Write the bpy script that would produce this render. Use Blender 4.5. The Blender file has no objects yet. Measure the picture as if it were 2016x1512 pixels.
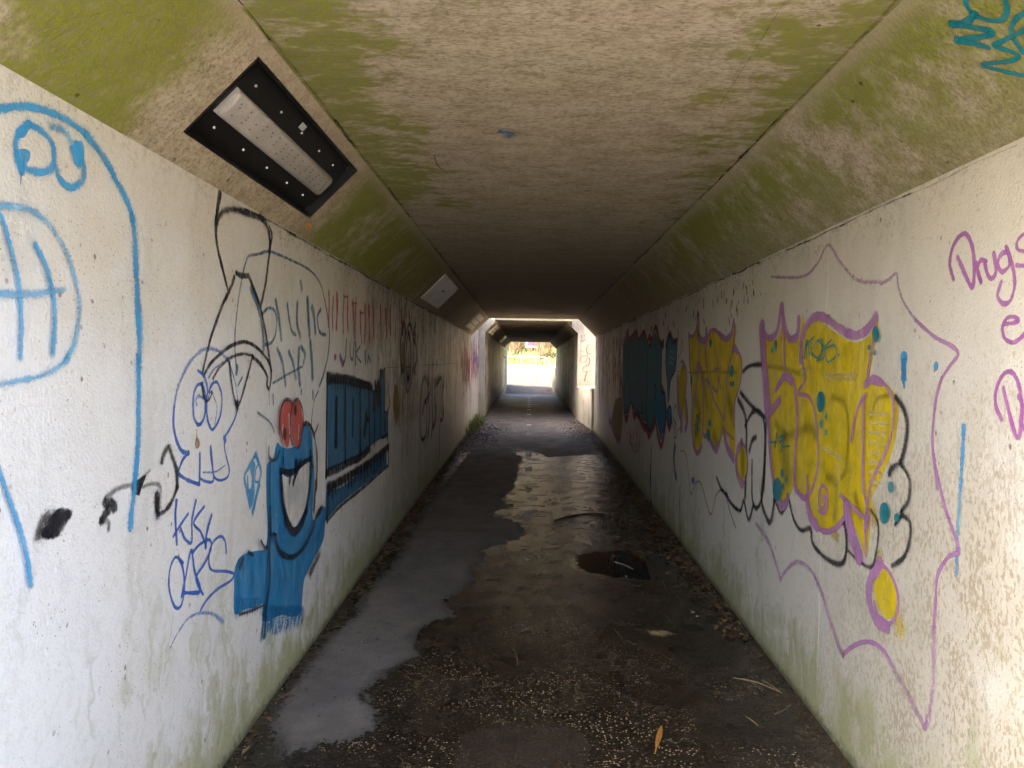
import bpy, bmesh, math, random
from mathutils import Vector, Matrix, noise as mnoise
from mathutils.geometry import tessellate_polygon

random.seed(11)
R = math.radians
scene = bpy.context.scene
col = scene.collection

# ------------------------------------------------------------------ camera
FPX = 1514.0                                   # focal length in photo pixels (photo 2016 x 1512)
EYE = Vector((0, 0, 1.70))
cam = bpy.data.cameras.new("camera")
cam.sensor_width = 36.0
cam.lens = 36.0 * FPX / 2016.0
cam.clip_start = 0.05
cam.clip_end = 6000
camo = bpy.data.objects.new("camera", cam)
col.objects.link(camo)
d_cam = Vector((34, 32, FPX)).normalized()     # tunnel axis in camera space (right, up, forward)
up_c = Vector((math.sin(R(1.0)), math.cos(R(1.0)), 0))
up_c = (up_c - d_cam * up_c.dot(d_cam)).normalized()
ri_c = up_c.cross(d_cam) * -1
ri_c = d_cam.cross(up_c) * -1 if ri_c.x < 0 else ri_c
# rows: world X, Y, Z expressed in camera (right, up, forward)
Rc = Matrix((ri_c, d_cam, up_c))               # cam(r,u,f) -> world
camR = Matrix(((Rc[0][0], Rc[0][1], -Rc[0][2]), (Rc[1][0], Rc[1][1], -Rc[1][2]), (Rc[2][0], Rc[2][1], -Rc[2][2])))
camo.matrix_world = Matrix.Translation(EYE) @ camR.to_4x4()
scene.camera = camo

# ------------------------------------------------------------------ sky, sun, exposure
SUN = Vector((-0.83, -0.08, 0.56)).normalized()
w = bpy.data.worlds.new("World"); scene.world = w; w.use_nodes = True
wn = w.node_tree.nodes; wn.clear()
sky = wn.new("ShaderNodeTexSky"); sky.sky_type = 'NISHITA'; sky.sun_disc = False
sky.sun_elevation = math.asin(SUN.z); sky.sun_rotation = math.atan2(SUN.x, SUN.y)
sky.air_density = 0.75; sky.dust_density = 5.0; sky.ozone_density = 1.0
bg = wn.new("ShaderNodeBackground"); bg.inputs[1].default_value = 0.15
wo = wn.new("ShaderNodeOutputWorld")
w.node_tree.links.new(sky.outputs[0], bg.inputs[0]); w.node_tree.links.new(bg.outputs[0], wo.inputs[0])
sl = bpy.data.lights.new("sun", 'SUN'); sl.energy = 1.4; sl.angle = R(12); sl.color = (1, .92, .80)
so = bpy.data.objects.new("sun", sl); col.objects.link(so)
so.rotation_euler = (-SUN).to_track_quat('-Z', 'Y').to_euler()
vs = scene.view_settings
vs.view_transform = 'Standard'; vs.look = 'None'; vs.gamma = 1; vs.use_curve_mapping = False
vs.exposure = 3.8
cy = scene.cycles
cy.max_bounces = 9; cy.diffuse_bounces = 7; cy.glossy_bounces = 3; cy.transparent_max_bounces = 24
cy.use_denoising = True
cy.use_adaptive_sampling = True; cy.adaptive_threshold = .02
cy.sample_clamp_indirect = 12

# ------------------------------------------------------------------ node helpers
class G:
    def __init__(s, name):
        s.m = bpy.data.materials.new(name); s.m.use_nodes = True
        s.t = s.m.node_tree; s.t.nodes.clear()
        s.out = s.t.nodes.new("ShaderNodeOutputMaterial")
        s._pos = None
    def new(s, k): return s.t.nodes.new(k)
    def set(s, sock, v):
        if isinstance(v, bpy.types.NodeSocket): s.t.links.new(v, sock)
        elif v is not None:
            if sock.type == 'RGBA' and len(v) == 3: v = (*v, 1)
            sock.default_value = v
    def pos(s):
        if s._pos is None:
            s._pos = s.new("ShaderNodeNewGeometry").outputs['Position']
            sp = s.new("ShaderNodeSeparateXYZ"); s.t.links.new(s._pos, sp.inputs[0])
            s.x, s.y, s.z = sp.outputs
        return s._pos
    def math(s, op, a, b=None, clamp=False):
        n = s.new("ShaderNodeMath"); n.operation = op; n.use_clamp = clamp
        s.set(n.inputs[0], a)
        if b is not None: s.set(n.inputs[1], b)
        return n.outputs[0]
    def mul(s, a, b): return s.math('MULTIPLY', a, b)
    def add(s, a, b): return s.math('ADD', a, b)
    def sub(s, a, b): return s.math('SUBTRACT', a, b)
    def scl(s, v, sx, sy, sz):
        n = s.new("ShaderNodeVectorMath"); n.operation = 'MULTIPLY'
        s.set(n.inputs[0], v); n.inputs[1].default_value = (sx, sy, sz); return n.outputs[0]
    def noise(s, scale=5, detail=4, rough=.55, vec=None, dist=0, w=None):
        n = s.new("ShaderNodeTexNoise"); s.set(n.inputs['Vector'], vec if vec is not None else s.pos())
        n.inputs['Scale'].default_value = scale; n.inputs['Detail'].default_value = min(detail, 3)
        n.inputs['Roughness'].default_value = rough; n.inputs['Distortion'].default_value = dist
        return n.outputs[0]
    def vor(s, scale=5, vec=None, out='Distance', rnd=1.0):
        n = s.new("ShaderNodeTexVoronoi"); s.set(n.inputs['Vector'], vec if vec is not None else s.pos())
        n.inputs['Scale'].default_value = scale; n.inputs['Randomness'].default_value = rnd
        return n.outputs[out]
    def ramp(s, v, a, b, c=0., d=1., smooth=True):
        n = s.new("ShaderNodeMapRange"); n.interpolation_type = 'SMOOTHSTEP' if smooth else 'LINEAR'
        s.set(n.inputs[0], v)
        for i, q in enumerate((a, b, c, d)): s.set(n.inputs[1 + i], q)
        return n.outputs[0]
    def mix(s, f, a, b, mode='MIX'):
        n = s.new("ShaderNodeMix"); n.data_type = 'RGBA'; n.blend_type = mode
        s.set(n.inputs[0], f); s.set(n.inputs[6], a); s.set(n.inputs[7], b); return n.outputs[2]
    def bump(s, h, strength=.3, dist=.01, normal=None):
        n = s.new("ShaderNodeBump"); s.set(n.inputs['Height'], h)
        n.inputs['Strength'].default_value = strength; n.inputs['Distance'].default_value = dist
        if normal is not None: s.t.links.new(normal, n.inputs['Normal'])
        return n.outputs[0]
    def attr(s, name, out='Fac'):
        n = s.new("ShaderNodeAttribute"); n.attribute_name = name; return n.outputs[out]
    def bsdf(s, color, rough=.7, metal=0., normal=None, spec=.5, link=True, emis=None):
        p = s.new("ShaderNodeBsdfPrincipled")
        s.set(p.inputs['Base Color'], color); s.set(p.inputs['Roughness'], rough)
        s.set(p.inputs['Metallic'], metal); s.set(p.inputs['Specular IOR Level'], spec)
        if normal is not None: s.t.links.new(normal, p.inputs['Normal'])
        if link: s.t.links.new(p.outputs[0], s.out.inputs[0])
        return p
MATS = {}
def srgb(r, g, b):
    f = lambda c: (c / 255 / 12.92) if c / 255 <= .04045 else ((c / 255 + .055) / 1.055) ** 2.4
    return (f(r), f(g), f(b))

# ------------------------------------------------------------------ geometry constants
XL, XR = -1.20, 1.357            # near tunnel
ZW, ZC, CH = 2.362, 2.719, .357  # wall top, ceiling, haunch
Y0, YA = 0.85, 16.0             # near tunnel runs Y0..YA
YB, YE = 18.3, 33.3              # far tunnel runs YB..YE
FL, FR, FZW, FZC, FCH = -1.064, 1.14, 2.53, 2.80, .27
SL = 0.0264
def floor_z(y): return SL * min(max(y, -3), 21.0)

# ------------------------------------------------------------------ surface materials
def wall_bump(g):
    """relief shared by wall paint and everything sprayed on it"""
    g.pos()
    n1 = g.noise(13, 1, .5); n2 = g.noise(95, 2, .65)
    h = g.add(g.mul(n1, .4), g.mul(n2, .75))
    return g.bump(h, .5, .010)

def wall_material(name, side):
    g = G(name); g.pos()
    big = g.noise(1.1, 3, .6); mid = g.noise(4.5, 3, .65); fine = g.noise(38, 3, .7)
    c = g.mix(g.ramp(big, .35, .7), (.79, .80, .815), (.74, .735, .725))
    c = g.mix(g.mul(g.ramp(fine, .45, .75), .3), c, (.56, .53, .48))
    # warm soot film under the haunch
    top = g.ramp(g.add(g.z, g.mul(g.sub(mid, .5), .9)), 1.55, 2.35)
    c = g.mix(g.mul(top, .55), c, (.58, .49, .34))
    if side == 'R':
        c = g.mix(.5, c, (.68, .60, .42))
    # run-down dirt, setting in a few metres inside
    wv = g.new('ShaderNodeVectorMath'); wv.operation = 'ADD'; g.set(wv.inputs[0], g.pos()); g.set(wv.inputs[1], g.mul(g.sub(mid, .5), .35))
    vst = g.scl(wv.outputs[0], 1, 3.2, .42)
    st = g.noise(1.9, 3, .8, vec=vst); st2 = g.noise(4.6, 3, .75, vec=vst)
    hi = g.ramp(g.add(g.z, g.mul(g.sub(big, .5), 1.6)), .75, 1.7)
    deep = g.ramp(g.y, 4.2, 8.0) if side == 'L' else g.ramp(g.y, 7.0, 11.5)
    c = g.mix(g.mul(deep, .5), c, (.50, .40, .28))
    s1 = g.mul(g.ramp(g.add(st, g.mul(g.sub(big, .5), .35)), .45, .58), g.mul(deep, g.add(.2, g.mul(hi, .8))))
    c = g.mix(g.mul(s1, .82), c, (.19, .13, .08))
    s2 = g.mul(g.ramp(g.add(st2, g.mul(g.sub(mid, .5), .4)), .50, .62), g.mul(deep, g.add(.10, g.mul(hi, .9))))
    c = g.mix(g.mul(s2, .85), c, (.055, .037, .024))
    # pale runs where the dirt has been washed off
    c = g.mix(g.mul(g.mul(g.ramp(st2, .44, .38), deep), .5), c, (.62, .54, .42))
    # greyish washes everywhere
    c = g.mix(g.mul(g.ramp(st, .5, .72), .25), c, (.40, .40, .37))
    # pits and fly spots
    sp = g.ramp(g.add(g.vor(19, vec=g.scl(g.pos(), 1, 1, .75)), g.mul(g.sub(fine, .5), .25)), .16, .10)
    c = g.mix(g.mul(g.mul(sp, g.ramp(mid, .52, .62)), .85), c, (.16, .12, .10))
    sp2 = g.ramp(g.vor(55), .17, .09)
    c = g.mix(g.mul(g.mul(sp2, g.ramp(mid, .40, .58)), .8), c, (.17, .13, .09))
    # crumbling dirt line under the haunch
    tp = g.mul(g.mul(g.ramp(g.add(g.z, g.mul(g.sub(mid, .5), .5)), 2.18, 2.42), g.ramp(fine, .52, .60)), g.ramp(g.y, 2.4, 5.5, .25, 1.))
    c = g.mix(g.mul(tp, .8), c, (.11, .08, .045))
    if side == 'R':
        # flaking film that leaves olive-brown freckles, low and towards the mouth
        fl = g.ramp(g.add(g.noise(62, 3, .7, vec=g.scl(g.pos(), 1, 1, .62)), g.mul(g.sub(mid, .5), .45)), .50, .60)
        zone = g.mul(g.ramp(g.y, 4.3, 2.3), g.ramp(g.add(g.z, g.mul(g.sub(mid, .5), 1.6)), 1.95, 1.2))
        zone = g.mul(zone, g.ramp(big, .30, .46))
        c = g.mix(g.mul(g.mul(fl, zone), .75), c, (.27, .20, .10))
        c = g.mix(g.mul(zone, .5), c, (.46, .39, .26))
    # algae at the foot
    fz = g.sub(g.z, g.mul(g.y, SL))
    al = g.ramp(g.add(fz, g.add(g.mul(g.sub(mid, .5), .9), g.mul(g.sub(st2, .5), .8))), .42, .0)
    c = g.mix(g.mul(al, .8), c, (.34, .34, .13))
    ft = g.ramp(g.add(fz, g.mul(g.sub(fine, .5), .16)), .06, .0)
    c = g.mix(g.mul(ft, .8), c, (.08, .07, .035))
    gw = g.mul(g.ramp(st, .55, .68), g.ramp(fz, 1.2, .3))
    c = g.mix(g.mul(gw, .5), c, (.36, .38, .20))
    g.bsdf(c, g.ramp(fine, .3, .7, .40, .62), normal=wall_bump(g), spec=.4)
    return g.m

def ceiling_material(name, kind):
    g = G(name); g.pos()
    if kind == 'ceiling': vec = g.scl(g.pos(), 1.0, 1.9, 1)
    else: vec = g.scl(g.pos(), 1.6, 1.6, 1.6)
    big = g.noise(1.0, 4, .6); st = g.noise(6, 6, .8, vec=vec); fine = g.noise(45, 5, .8, vec=vec)
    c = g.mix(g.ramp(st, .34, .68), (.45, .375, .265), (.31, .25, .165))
    c = g.mix(g.mul(g.ramp(fine, .45, .72), .6), c, (.55, .475, .35))
    c = g.mix(g.mul(g.ramp(fine, .50, .36), .6), c, (.17, .12, .065))
    # soot further in, its tone lightened to lift the dim ceiling
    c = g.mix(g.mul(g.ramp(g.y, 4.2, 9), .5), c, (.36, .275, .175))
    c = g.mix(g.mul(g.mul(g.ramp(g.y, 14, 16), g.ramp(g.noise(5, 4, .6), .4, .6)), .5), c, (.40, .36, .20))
    if kind == 'ceiling':
        bands = g.ramp(g.noise(1.5, 2, .6, vec=g.scl(g.pos(), .25, 4.5, 1)), .42, .62)
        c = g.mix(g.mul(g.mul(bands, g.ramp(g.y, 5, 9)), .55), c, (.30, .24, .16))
        wob = g.mul(g.sub(g.noise(2.1, 5, .7), .5), 1.5)
        left = g.mul(g.ramp(g.add(g.x, wob), -.22, -.90), g.ramp(g.add(g.y, wob), 6.0, 4.2))
        right = g.mul(g.ramp(g.add(g.x, wob), .55, 1.0), g.ramp(g.y, 7, 2.6))
        al = g.math('MAXIMUM', left, right)
        al = g.mul(g.ramp(g.add(al, g.mul(g.sub(st, .5), 3.0)), .24, .95), g.ramp(fine, .36, .56, .15, 1.))
    else:
        bare = g.math('ABSOLUTE', g.sub(g.y, 3.17))
        al = g.ramp(g.add(g.noise(1.5, 5, .66), g.mul(g.sub(st, .5), .5)), .28, .54)
        if kind == 'haunchL':
            al = g.mul(al, g.ramp(g.add(bare, g.mul(g.sub(g.noise(5, 4, .6), .5), .5)), .72, 1.05))
        else:
            al = g.mul(al, g.add(.55, g.mul(g.ramp(g.z, 2.38, 2.62), .45)))
        al = g.mul(al, g.ramp(g.y, 12, 5.5))
        al = g.mul(al, g.ramp(fine, .28, .54))
        edge = g.ramp(g.add(g.z, g.mul(g.sub(st, .5), .14)), 2.66, 2.72)
        c = g.mix(g.mul(edge, .5), c, (.42, .33, .23))
        al = g.mul(al, g.sub(1.0, g.mul(edge, .7)))
    c = g.mix(g.mul(al, .92), c, g.mix(g.ramp(fine, .35, .65), (.135, .165, .005), (.225, .235, .014)))
    sp = g.mul(g.ramp(g.add(g.vor(9), g.mul(g.sub(fine, .5), .2)), .09, .05), g.ramp(big, .44, .54))
    c = g.mix(g.mul(sp, .8), c, (.05, .035, .02))
    h = g.add(g.mul(st, .5), g.mul(fine, .5))
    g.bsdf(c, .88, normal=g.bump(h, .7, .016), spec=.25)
    return g.m

def concrete_material(name, base, dark, scale=1.0, algae=0.3):
    g = G(name); g.pos()
    n = g.noise(2.2 * scale, 5, .65); st = g.noise(3, 5, .7, vec=g.scl(g.pos(), 5, 5, .5)); f = g.noise(35, 4, .7)
    c = g.mix(g.ramp(n, .35, .7), base, dark)
    c = g.mix(g.mul(g.ramp(st, .5, .7), .5), c, tuple(v * .55 for v in dark))
    c = g.mix(g.mul(g.ramp(g.noise(1.5, 4, .6), .52, .68), algae), c, (.20, .21, .06))
    c = g.mix(g.mul(g.ramp(f, .5, .75), .3), c, tuple(v * .7 for v in base))
    g.bsdf(c, .85, normal=g.bump(g.add(f, n), .5, .012), spec=.3)
    return g.m

def simple_material(name, color, rough=.6, metal=0., var=.25, scale=20, bump=.15):
    g = G(name); g.pos()
    n = g.noise(scale, 4, .65)
    c = g.mix(g.ramp(n, .3, .75), color, tuple(v * (1 - var) for v in color))
    g.bsdf(c, rough, metal, normal=g.bump(n, bump, .004))
    return g.m

def path_material():
    g = G("wet_asphalt"); g.pos()
    f0 = g.noise(90, 3, .7); n0 = g.noise(7, 2, .6); wet0 = g.attr("wet"); pud0 = g.attr("puddle"); dirt0 = g.attr("dirt")
    e = g.noise(24, 5, .75)
    wet = g.ramp(g.add(wet0, g.add(g.mul(g.sub(e, .5), .9), g.mul(g.sub(g.noise(6, 3, .6), .5), .8))), .44, .56)
    pud = g.ramp(g.add(pud0, g.add(g.mul(g.sub(g.noise(20, 4, .65), .5), .8), g.mul(g.sub(f0, .5), .5))), .40, .62)
    dirt = g.ramp(g.add(dirt0, g.mul(g.sub(e, .5), 1.0)), .4, .7)
    vw = g.new('ShaderNodeVectorMath'); vw.operation = 'ADD'; g.set(vw.inputs[0], g.pos()); g.set(vw.inputs[1], g.mul(g.sub(n0, .5), .05)); v = g.vor(80, vec=vw.outputs[0]); vc = g.vor(80, vec=vw.outputs[0], out='Color'); n = g.noise(3.5, 5, .65); f = f0
    sepc = g.new("ShaderNodeSeparateColor"); g.t.links.new(vc, sepc.inputs[0])
    cr = sepc.outputs[0]
    dry = g.mix(g.ramp(n, .3, .7), (.27, .232, .20), (.185, .158, .137))
    dry = g.mix(g.mul(g.ramp(f, .45, .7), .5), dry, (.12, .11, .10))
    dry = g.mix(g.mul(g.ramp(g.noise(22, 3, .6), .62, .7), .7), dry, (.06, .05, .042))
    wetc = g.mix(g.ramp(n, .3, .7), (.020, .013, .007), (.038, .026, .015))
    # worn-out aggregate: single pale stones where the binder has gone
    worn = g.ramp(g.noise(1.7, 4, .7), .40, .58)
    worn = g.mul(worn, g.ramp(g.y, 6.5, 3.2, .25, 1.0))
    stone = g.mul(g.mul(g.ramp(v, .44, .30), g.ramp(cr, .60, .80)), worn)
    stone_c = g.mix(sepc.outputs[1], (.42, .29, .13), (.64, .53, .36))
    wetc = g.mix(stone, wetc, stone_c)
    damp = g.ramp(g.add(wet0, g.mul(g.sub(e, .5), .5)), .08, .50)
    dry = g.mix(g.mul(damp, .55), dry, (.075, .064, .056))
    c = g.mix(wet, dry, wetc)
    c = g.mix(g.mul(dirt, .75), c, (.062, .045, .032))
    c = g.mix(pud, c, (.035, .026, .017))
    far = g.ramp(g.y, 7.0, 13.0)  # drier, paler floor further in, lightened to lift the dim stretch
    c = g.mix(g.mul(far, .55), c, g.mix(g.ramp(n, .35, .65), (.23, .19, .15), (.14, .112, .085)))
    out = g.ramp(g.y, 32.8, 33.6)
    c = g.mix(out, c, g.mix(g.ramp(n, .35, .65), (.13, .107, .088), (.09, .073, .06)))
    h = g.add(g.mul(g.ramp(v, .0, .5, 1, 0), .8), g.add(g.mul(f, .3), g.mul(g.noise(8, 3, .6), 1.1)))
    h = g.mul(h, g.sub(1.0, pud))
    rough = g.ramp(wet, 0, 1, .82, .23, False)
    rough = g.math('MULTIPLY', rough, g.ramp(g.noise(5, 4, .6), .3, .7, .8, 1.3))
    p = g.sub(1.0, pud)
    rough = g.add(g.mul(rough, p), .015)
    rough = g.math('MAXIMUM', rough, g.mul(out, .85))
    g.bsdf(c, rough, normal=g.bump(h, .8, .006), spec=g.sub(.5, g.mul(out, .42)))
    return g.m

def grass_material(name, a, b):
    g = G(name); g.pos()
    n = g.noise(.8, 5, .6); f = g.noise(12, 4, .7)
    c = g.mix(g.ramp(n, .35, .65), a, b)
    c = g.mix(g.mul(g.ramp(f, .4, .7), .5), c, tuple(v * .5 for v in a))
    g.bsdf(c, .9, normal=g.bump(g.add(f, n), 1, .06), spec=.2)
    return g.m

M_WL = wall_material("painted_wall_left", 'L')
M_WR = wall_material("painted_wall_right", 'R')
M_CE = ceiling_material("ceiling_concrete", 'ceiling')
M_HL = ceiling_material("haunch_concrete_left", 'haunchL')
M_HR = ceiling_material("haunch_concrete_right", 'haunchR')
M_CON = concrete_material("pale_concrete", (.55, .50, .40), (.36, .32, .23))
M_OUT = concrete_material("weathered_concrete", (.30, .26, .19), (.18, .16, .10), algae=.5)
M_PATH = path_material()
M_EARTH = grass_material("earth", (.07, .05, .03), (.05, .04, .025))
M_GRASS = grass_material("meadow_grass", (.10, .11, .035), (.15, .135, .055))
M_BLACK = simple_material("black_coated_metal", (.008, .008, .008), .42, 0, .3, 14, .08)
M_STEEL = simple_material("galvanised_steel", (.55, .55, .53), .4, .8, .2)
M_SCREW = simple_material("screw_steel", (.75, .74, .70), .3, .7, .1)
M_WHITEP = simple_material("white_sheet_metal", (.80, .77, .73), .5, 0, .18, 6)
M_CREAM = simple_material("cream_diffuser", (.86, .80, .70), .45, 0, .18, 8)
M_DARK = simple_material("dark_gap", (.02, .016, .012), .9, 0, .2)
M_STICK = simple_material("orange_sticker", (.75, .30, .01), .5, 0, .2)
M_LABEL = simple_material("label_paper", (.55, .58, .55), .6, 0, .2, 300)
M_INK = simple_material("black_ink", (.02, .015, .01), .7)

# ------------------------------------------------------------------ object helpers
def tag(o, label=None, cat=None, group=None, kind=None):
    if label: o["label"] = label
    if cat: o["category"] = cat
    if group: o["group"] = group
    if kind: o["kind"] = kind
    return o
def empty(name, loc=(0, 0, 0), label=None, cat=None, group=None):
    o = bpy.data.objects.new(name, None); o.location = loc; col.objects.link(o)
    o.empty_display_size = .1
    return tag(o, label, cat, group)
def obj(name, me, mats=None, parent=None, smooth=False):
    if isinstance(me, bmesh.types.BMesh):
        m2 = bpy.data.meshes.new(name); me.normal_update(); me.to_mesh(m2); me.free(); me = m2
    if mats:
        for m in (mats if isinstance(mats, (list, tuple)) else [mats]): me.materials.append(m)
    o = bpy.data.objects.new(name, me); col.objects.link(o)
    if parent:
        o.parent = parent
        o.matrix_parent_inverse = Matrix.Translation(-parent.location)
    if smooth:
        for p in me.polygons: p.use_smooth = True
    return o
def prism(poly, y0, y1, bm=None):
    """polygon in (x,z), extruded along y; closed"""
    bm = bm or bmesh.new()
    a = [bm.verts.new((x, y0, z)) for x, z in poly]; b = [bm.verts.new((x, y1, z)) for x, z in poly]
    n = len(poly)
    bm.faces.new(a); bm.faces.new(b[::-1])
    for i in range(n): bm.faces.new((a[i], b[i], b[(i + 1) % n], a[(i + 1) % n]))
    bmesh.ops.recalc_face_normals(bm, faces=bm.faces[:])
    return bm
def box(x0, x1, y0, y1, z0, z1, bm=None):
    return prism([(x0, z0), (x1, z0), (x1, z1), (x0, z1)], y0, y1, bm)
def tube(pts, r, seg=6, bm=None, r1=None):
    bm = bm or bmesh.new()
    pts = [Vector(p) for p in pts]; rings = []
    for i, p in enumerate(pts):
        t = (pts[min(i + 1, len(pts) - 1)] - pts[max(i - 1, 0)]).normalized()
        u = t.orthogonal().normalized() if abs(t.z) > .95 else t.cross(Vector((0, 0, 1))).normalized()
        v = t.cross(u)
        rr = r if r1 is None else r + (r1 - r) * i / (len(pts) - 1)
        rings.append([bm.verts.new(p + (u * math.cos(k * 2 * math.pi / seg) + v * math.sin(k * 2 * math.pi / seg)) * rr) for k in range(seg)])
    for a, b in zip(rings, rings[1:]):
        for k in range(seg): bm.faces.new((a[k], a[(k + 1) % seg], b[(k + 1) % seg], b[k]))
    if seg > 2:
        bm.faces.new(rings[0][::-1]); bm.faces.new(rings[-1])
    return bm
def catmull(pts, sub=6, closed=False):
    if len(pts) < 3: 
        return [pts[0].lerp(pts[1], k / sub) for k in range(sub + 1)] if len(pts) == 2 else pts
    out = []; n = len(pts)
    rng = n if closed else n - 1
    for i in range(rng):
        if closed: p0, p1, p2, p3 = pts[i - 1], pts[i], pts[(i + 1) % n], pts[(i + 2) % n]
        else: p0, p1, p2, p3 = pts[max(i - 1, 0)], pts[i], pts[i + 1], pts[min(i + 2, n - 1)]
        for k in range(sub):
            t = k / sub
            out.append(.5 * ((2 * p1) + (p2 - p0) * t + (2 * p0 - 5 * p1 + 4 * p2 - p3) * t * t + (3 * p1 - p0 - 3 * p2 + p3) * t ** 3))
    if not closed: out.append(pts[-1])
    return out

# ------------------------------------------------------------------ survey: sight lines onto the real surfaces
def ray(px, py):
    c = Vector(((px - 1008), (756 - py), FPX))
    return (Rc @ c)
def seen(p):
    c = Rc.transposed() @ (p - EYE); return Vector((1008 + FPX * c.x / c.z, 756 - FPX * c.y / c.z))
def on_x(px, py, X):
    d = ray(px, py); t = (X - EYE.x) / d.x; return EYE + d * t
def on_floor(px, py):
    d = ray(px, py); t = -EYE.z / (d.z - SL * d.y)
    p = EYE + d * t
    if p.y > 21 or t < 0:
        t = (SL * 21 - EYE.z) / d.z; p = EYE + d * t
    return p
def on_ceil(px, py):
    d = ray(px, py); t = (ZC - EYE.z) / d.z; return EYE + d * t
def on_haunch(px, py, side):
    d = ray(px, py); s = -1 if side == 'L' else 1
    # plane: s*x + z = |XW| + ZW
    k = (abs(XL if side == 'L' else XR) + ZW)
    t = (k - EYE.z) / (s * d.x + d.z); return EYE + d * t

# ================================================================== ground and path
def zpath(y): return floor_z(y)
def ground_sheet():
    bm = bmesh.new()
    s = 3000
    vs_ = [bm.verts.new(p) for p in ((-s, -s, -.12), (s, -s, -.12), (s, s, -.12), (-s, s, -.12))]
    bm.faces.new(vs_)
    tag(obj("ground", bm, M_GRASS), kind="structure")
ground_sheet()

# outside run of the path: right-hand edge polyline and left-hand edge
RE = [(1.14, 33.3), (1.12, 36), (1.10, 39), (1.03, 42), (.80, 44.6), (.30, 46.2), (-.6, 47.6), (-2, 48.9), (-4, 50.2), (-8, 52), (-14, 53.5), (-24, 55)]
LE = [(-1.064, 33.3), (-1.08, 36), (-1.1, 38.2), (-1.25, 40.6), (-1.8, 42.6), (-2.5, 44), (-3.3, 45), (-4.4, 46), (-6, 47.3), (-9, 49), (-14.5, 50.8), (-24, 52.3)]
REs = catmull([Vector((x, y, 0)) for x, y in RE], 8); LEs = catmull([Vector((x, y, 0)) for x, y in LE], 8)
ss = [0.]
for a, b in zip(REs, REs[1:]): ss.append(ss[-1] + (b - a).length)
def zp_s(s): return .554 + .060 * max(0, min(s, 12) - 1.2) + .035 * max(0, s - 12)
def ztop_s(s): return 1.70 + .0135 * s + .02 * max(0, s - 18)

# wet, puddle, dirt and glare outlines on the path, surveyed on the floor plane
def fpoly(pts): return [on_floor(x, y).to_2d() for x, y in pts]
q = lambda ox, oy, s, pts: [(ox + x / s, oy + y / s) for x, y in pts]
DRY_AND_GLARE = [fpoly(q(400, 1000, 2.953, [(485, 1435), (620, 1390), (880, 1350), (1020, 1270), (1000, 1150), (950, 1080), (1000, 1000), (1080, 940), (1250, 850), (1220, 740), (1300, 670), (1435, 630), (1400, 540), (1480, 490), (1550, 440), (1560, 360), (1640, 300), (1610, 250), (1772, 200)])
              + [(1035, 1052), (1025, 1030), (965, 1012), (985, 1002), (1020, 996), (985, 985), (1010, 960), (1030, 900), (960, 868), (930, 880), (880, 950), (830, 1010)]
              + q(400, 1000, 2.953, [(1180, 200), (1100, 340), (1000, 420), (920, 520), (900, 600), (800, 690), (680, 790), (540, 970), (420, 1110), (350, 1230), (400, 1265), (435, 1340)])),
       fpoly([(1005, 868), (1090, 862), (1180, 868), (1195, 885), (1160, 895), (1080, 900), (1050, 888)]),  # glare on the wet floor, painted in as a pale matte patch
       fpoly([(900, 870), (985, 852), (1140, 850), (1160, 862), (1050, 872), (960, 880), (915, 893)])]
SILT = fpoly([(905, 1445), (960, 1432), (1060, 1428), (1140, 1432), (1165, 1470), (1160, 1500), (1130, 1560), (900, 1560), (895, 1490)])
PUD = [fpoly(q(900, 1000, 2.52, [(570, 240), (640, 215), (800, 208), (1000, 218), (1090, 228), (1140, 290), (1180, 345), (1100, 375), (900, 358), (750, 347), (640, 325), (580, 295)])),
       fpoly(q(900, 1000, 2.52, [(640, 72), (740, 42), (930, 48), (960, 95), (850, 118), (700, 112)]))]
def inside(p, poly):
    x, y = p; c = False; j = len(poly) - 1
    for i in range(len(poly)):
        xi, yi = poly[i]; xj, yj = poly[j]
        if (yi > y) != (yj > y) and x < (xj - xi) * (y - yi) / (yj - yi) + xi: c = not c
        j = i
    return c
def sdist(p, poly):
    """signed distance, positive inside"""
    P = Vector(p); best = 1e9
    for i in range(len(poly)):
        a, b = Vector(poly[i - 1]), Vector(poly[i]); ab = b - a
        t = max(0, min(1, (P - a).dot(ab) / max(ab.length_squared, 1e-9)))
        best = min(best, (a + ab * t - P).length)
    return best if inside(p, poly) else -best

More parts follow.
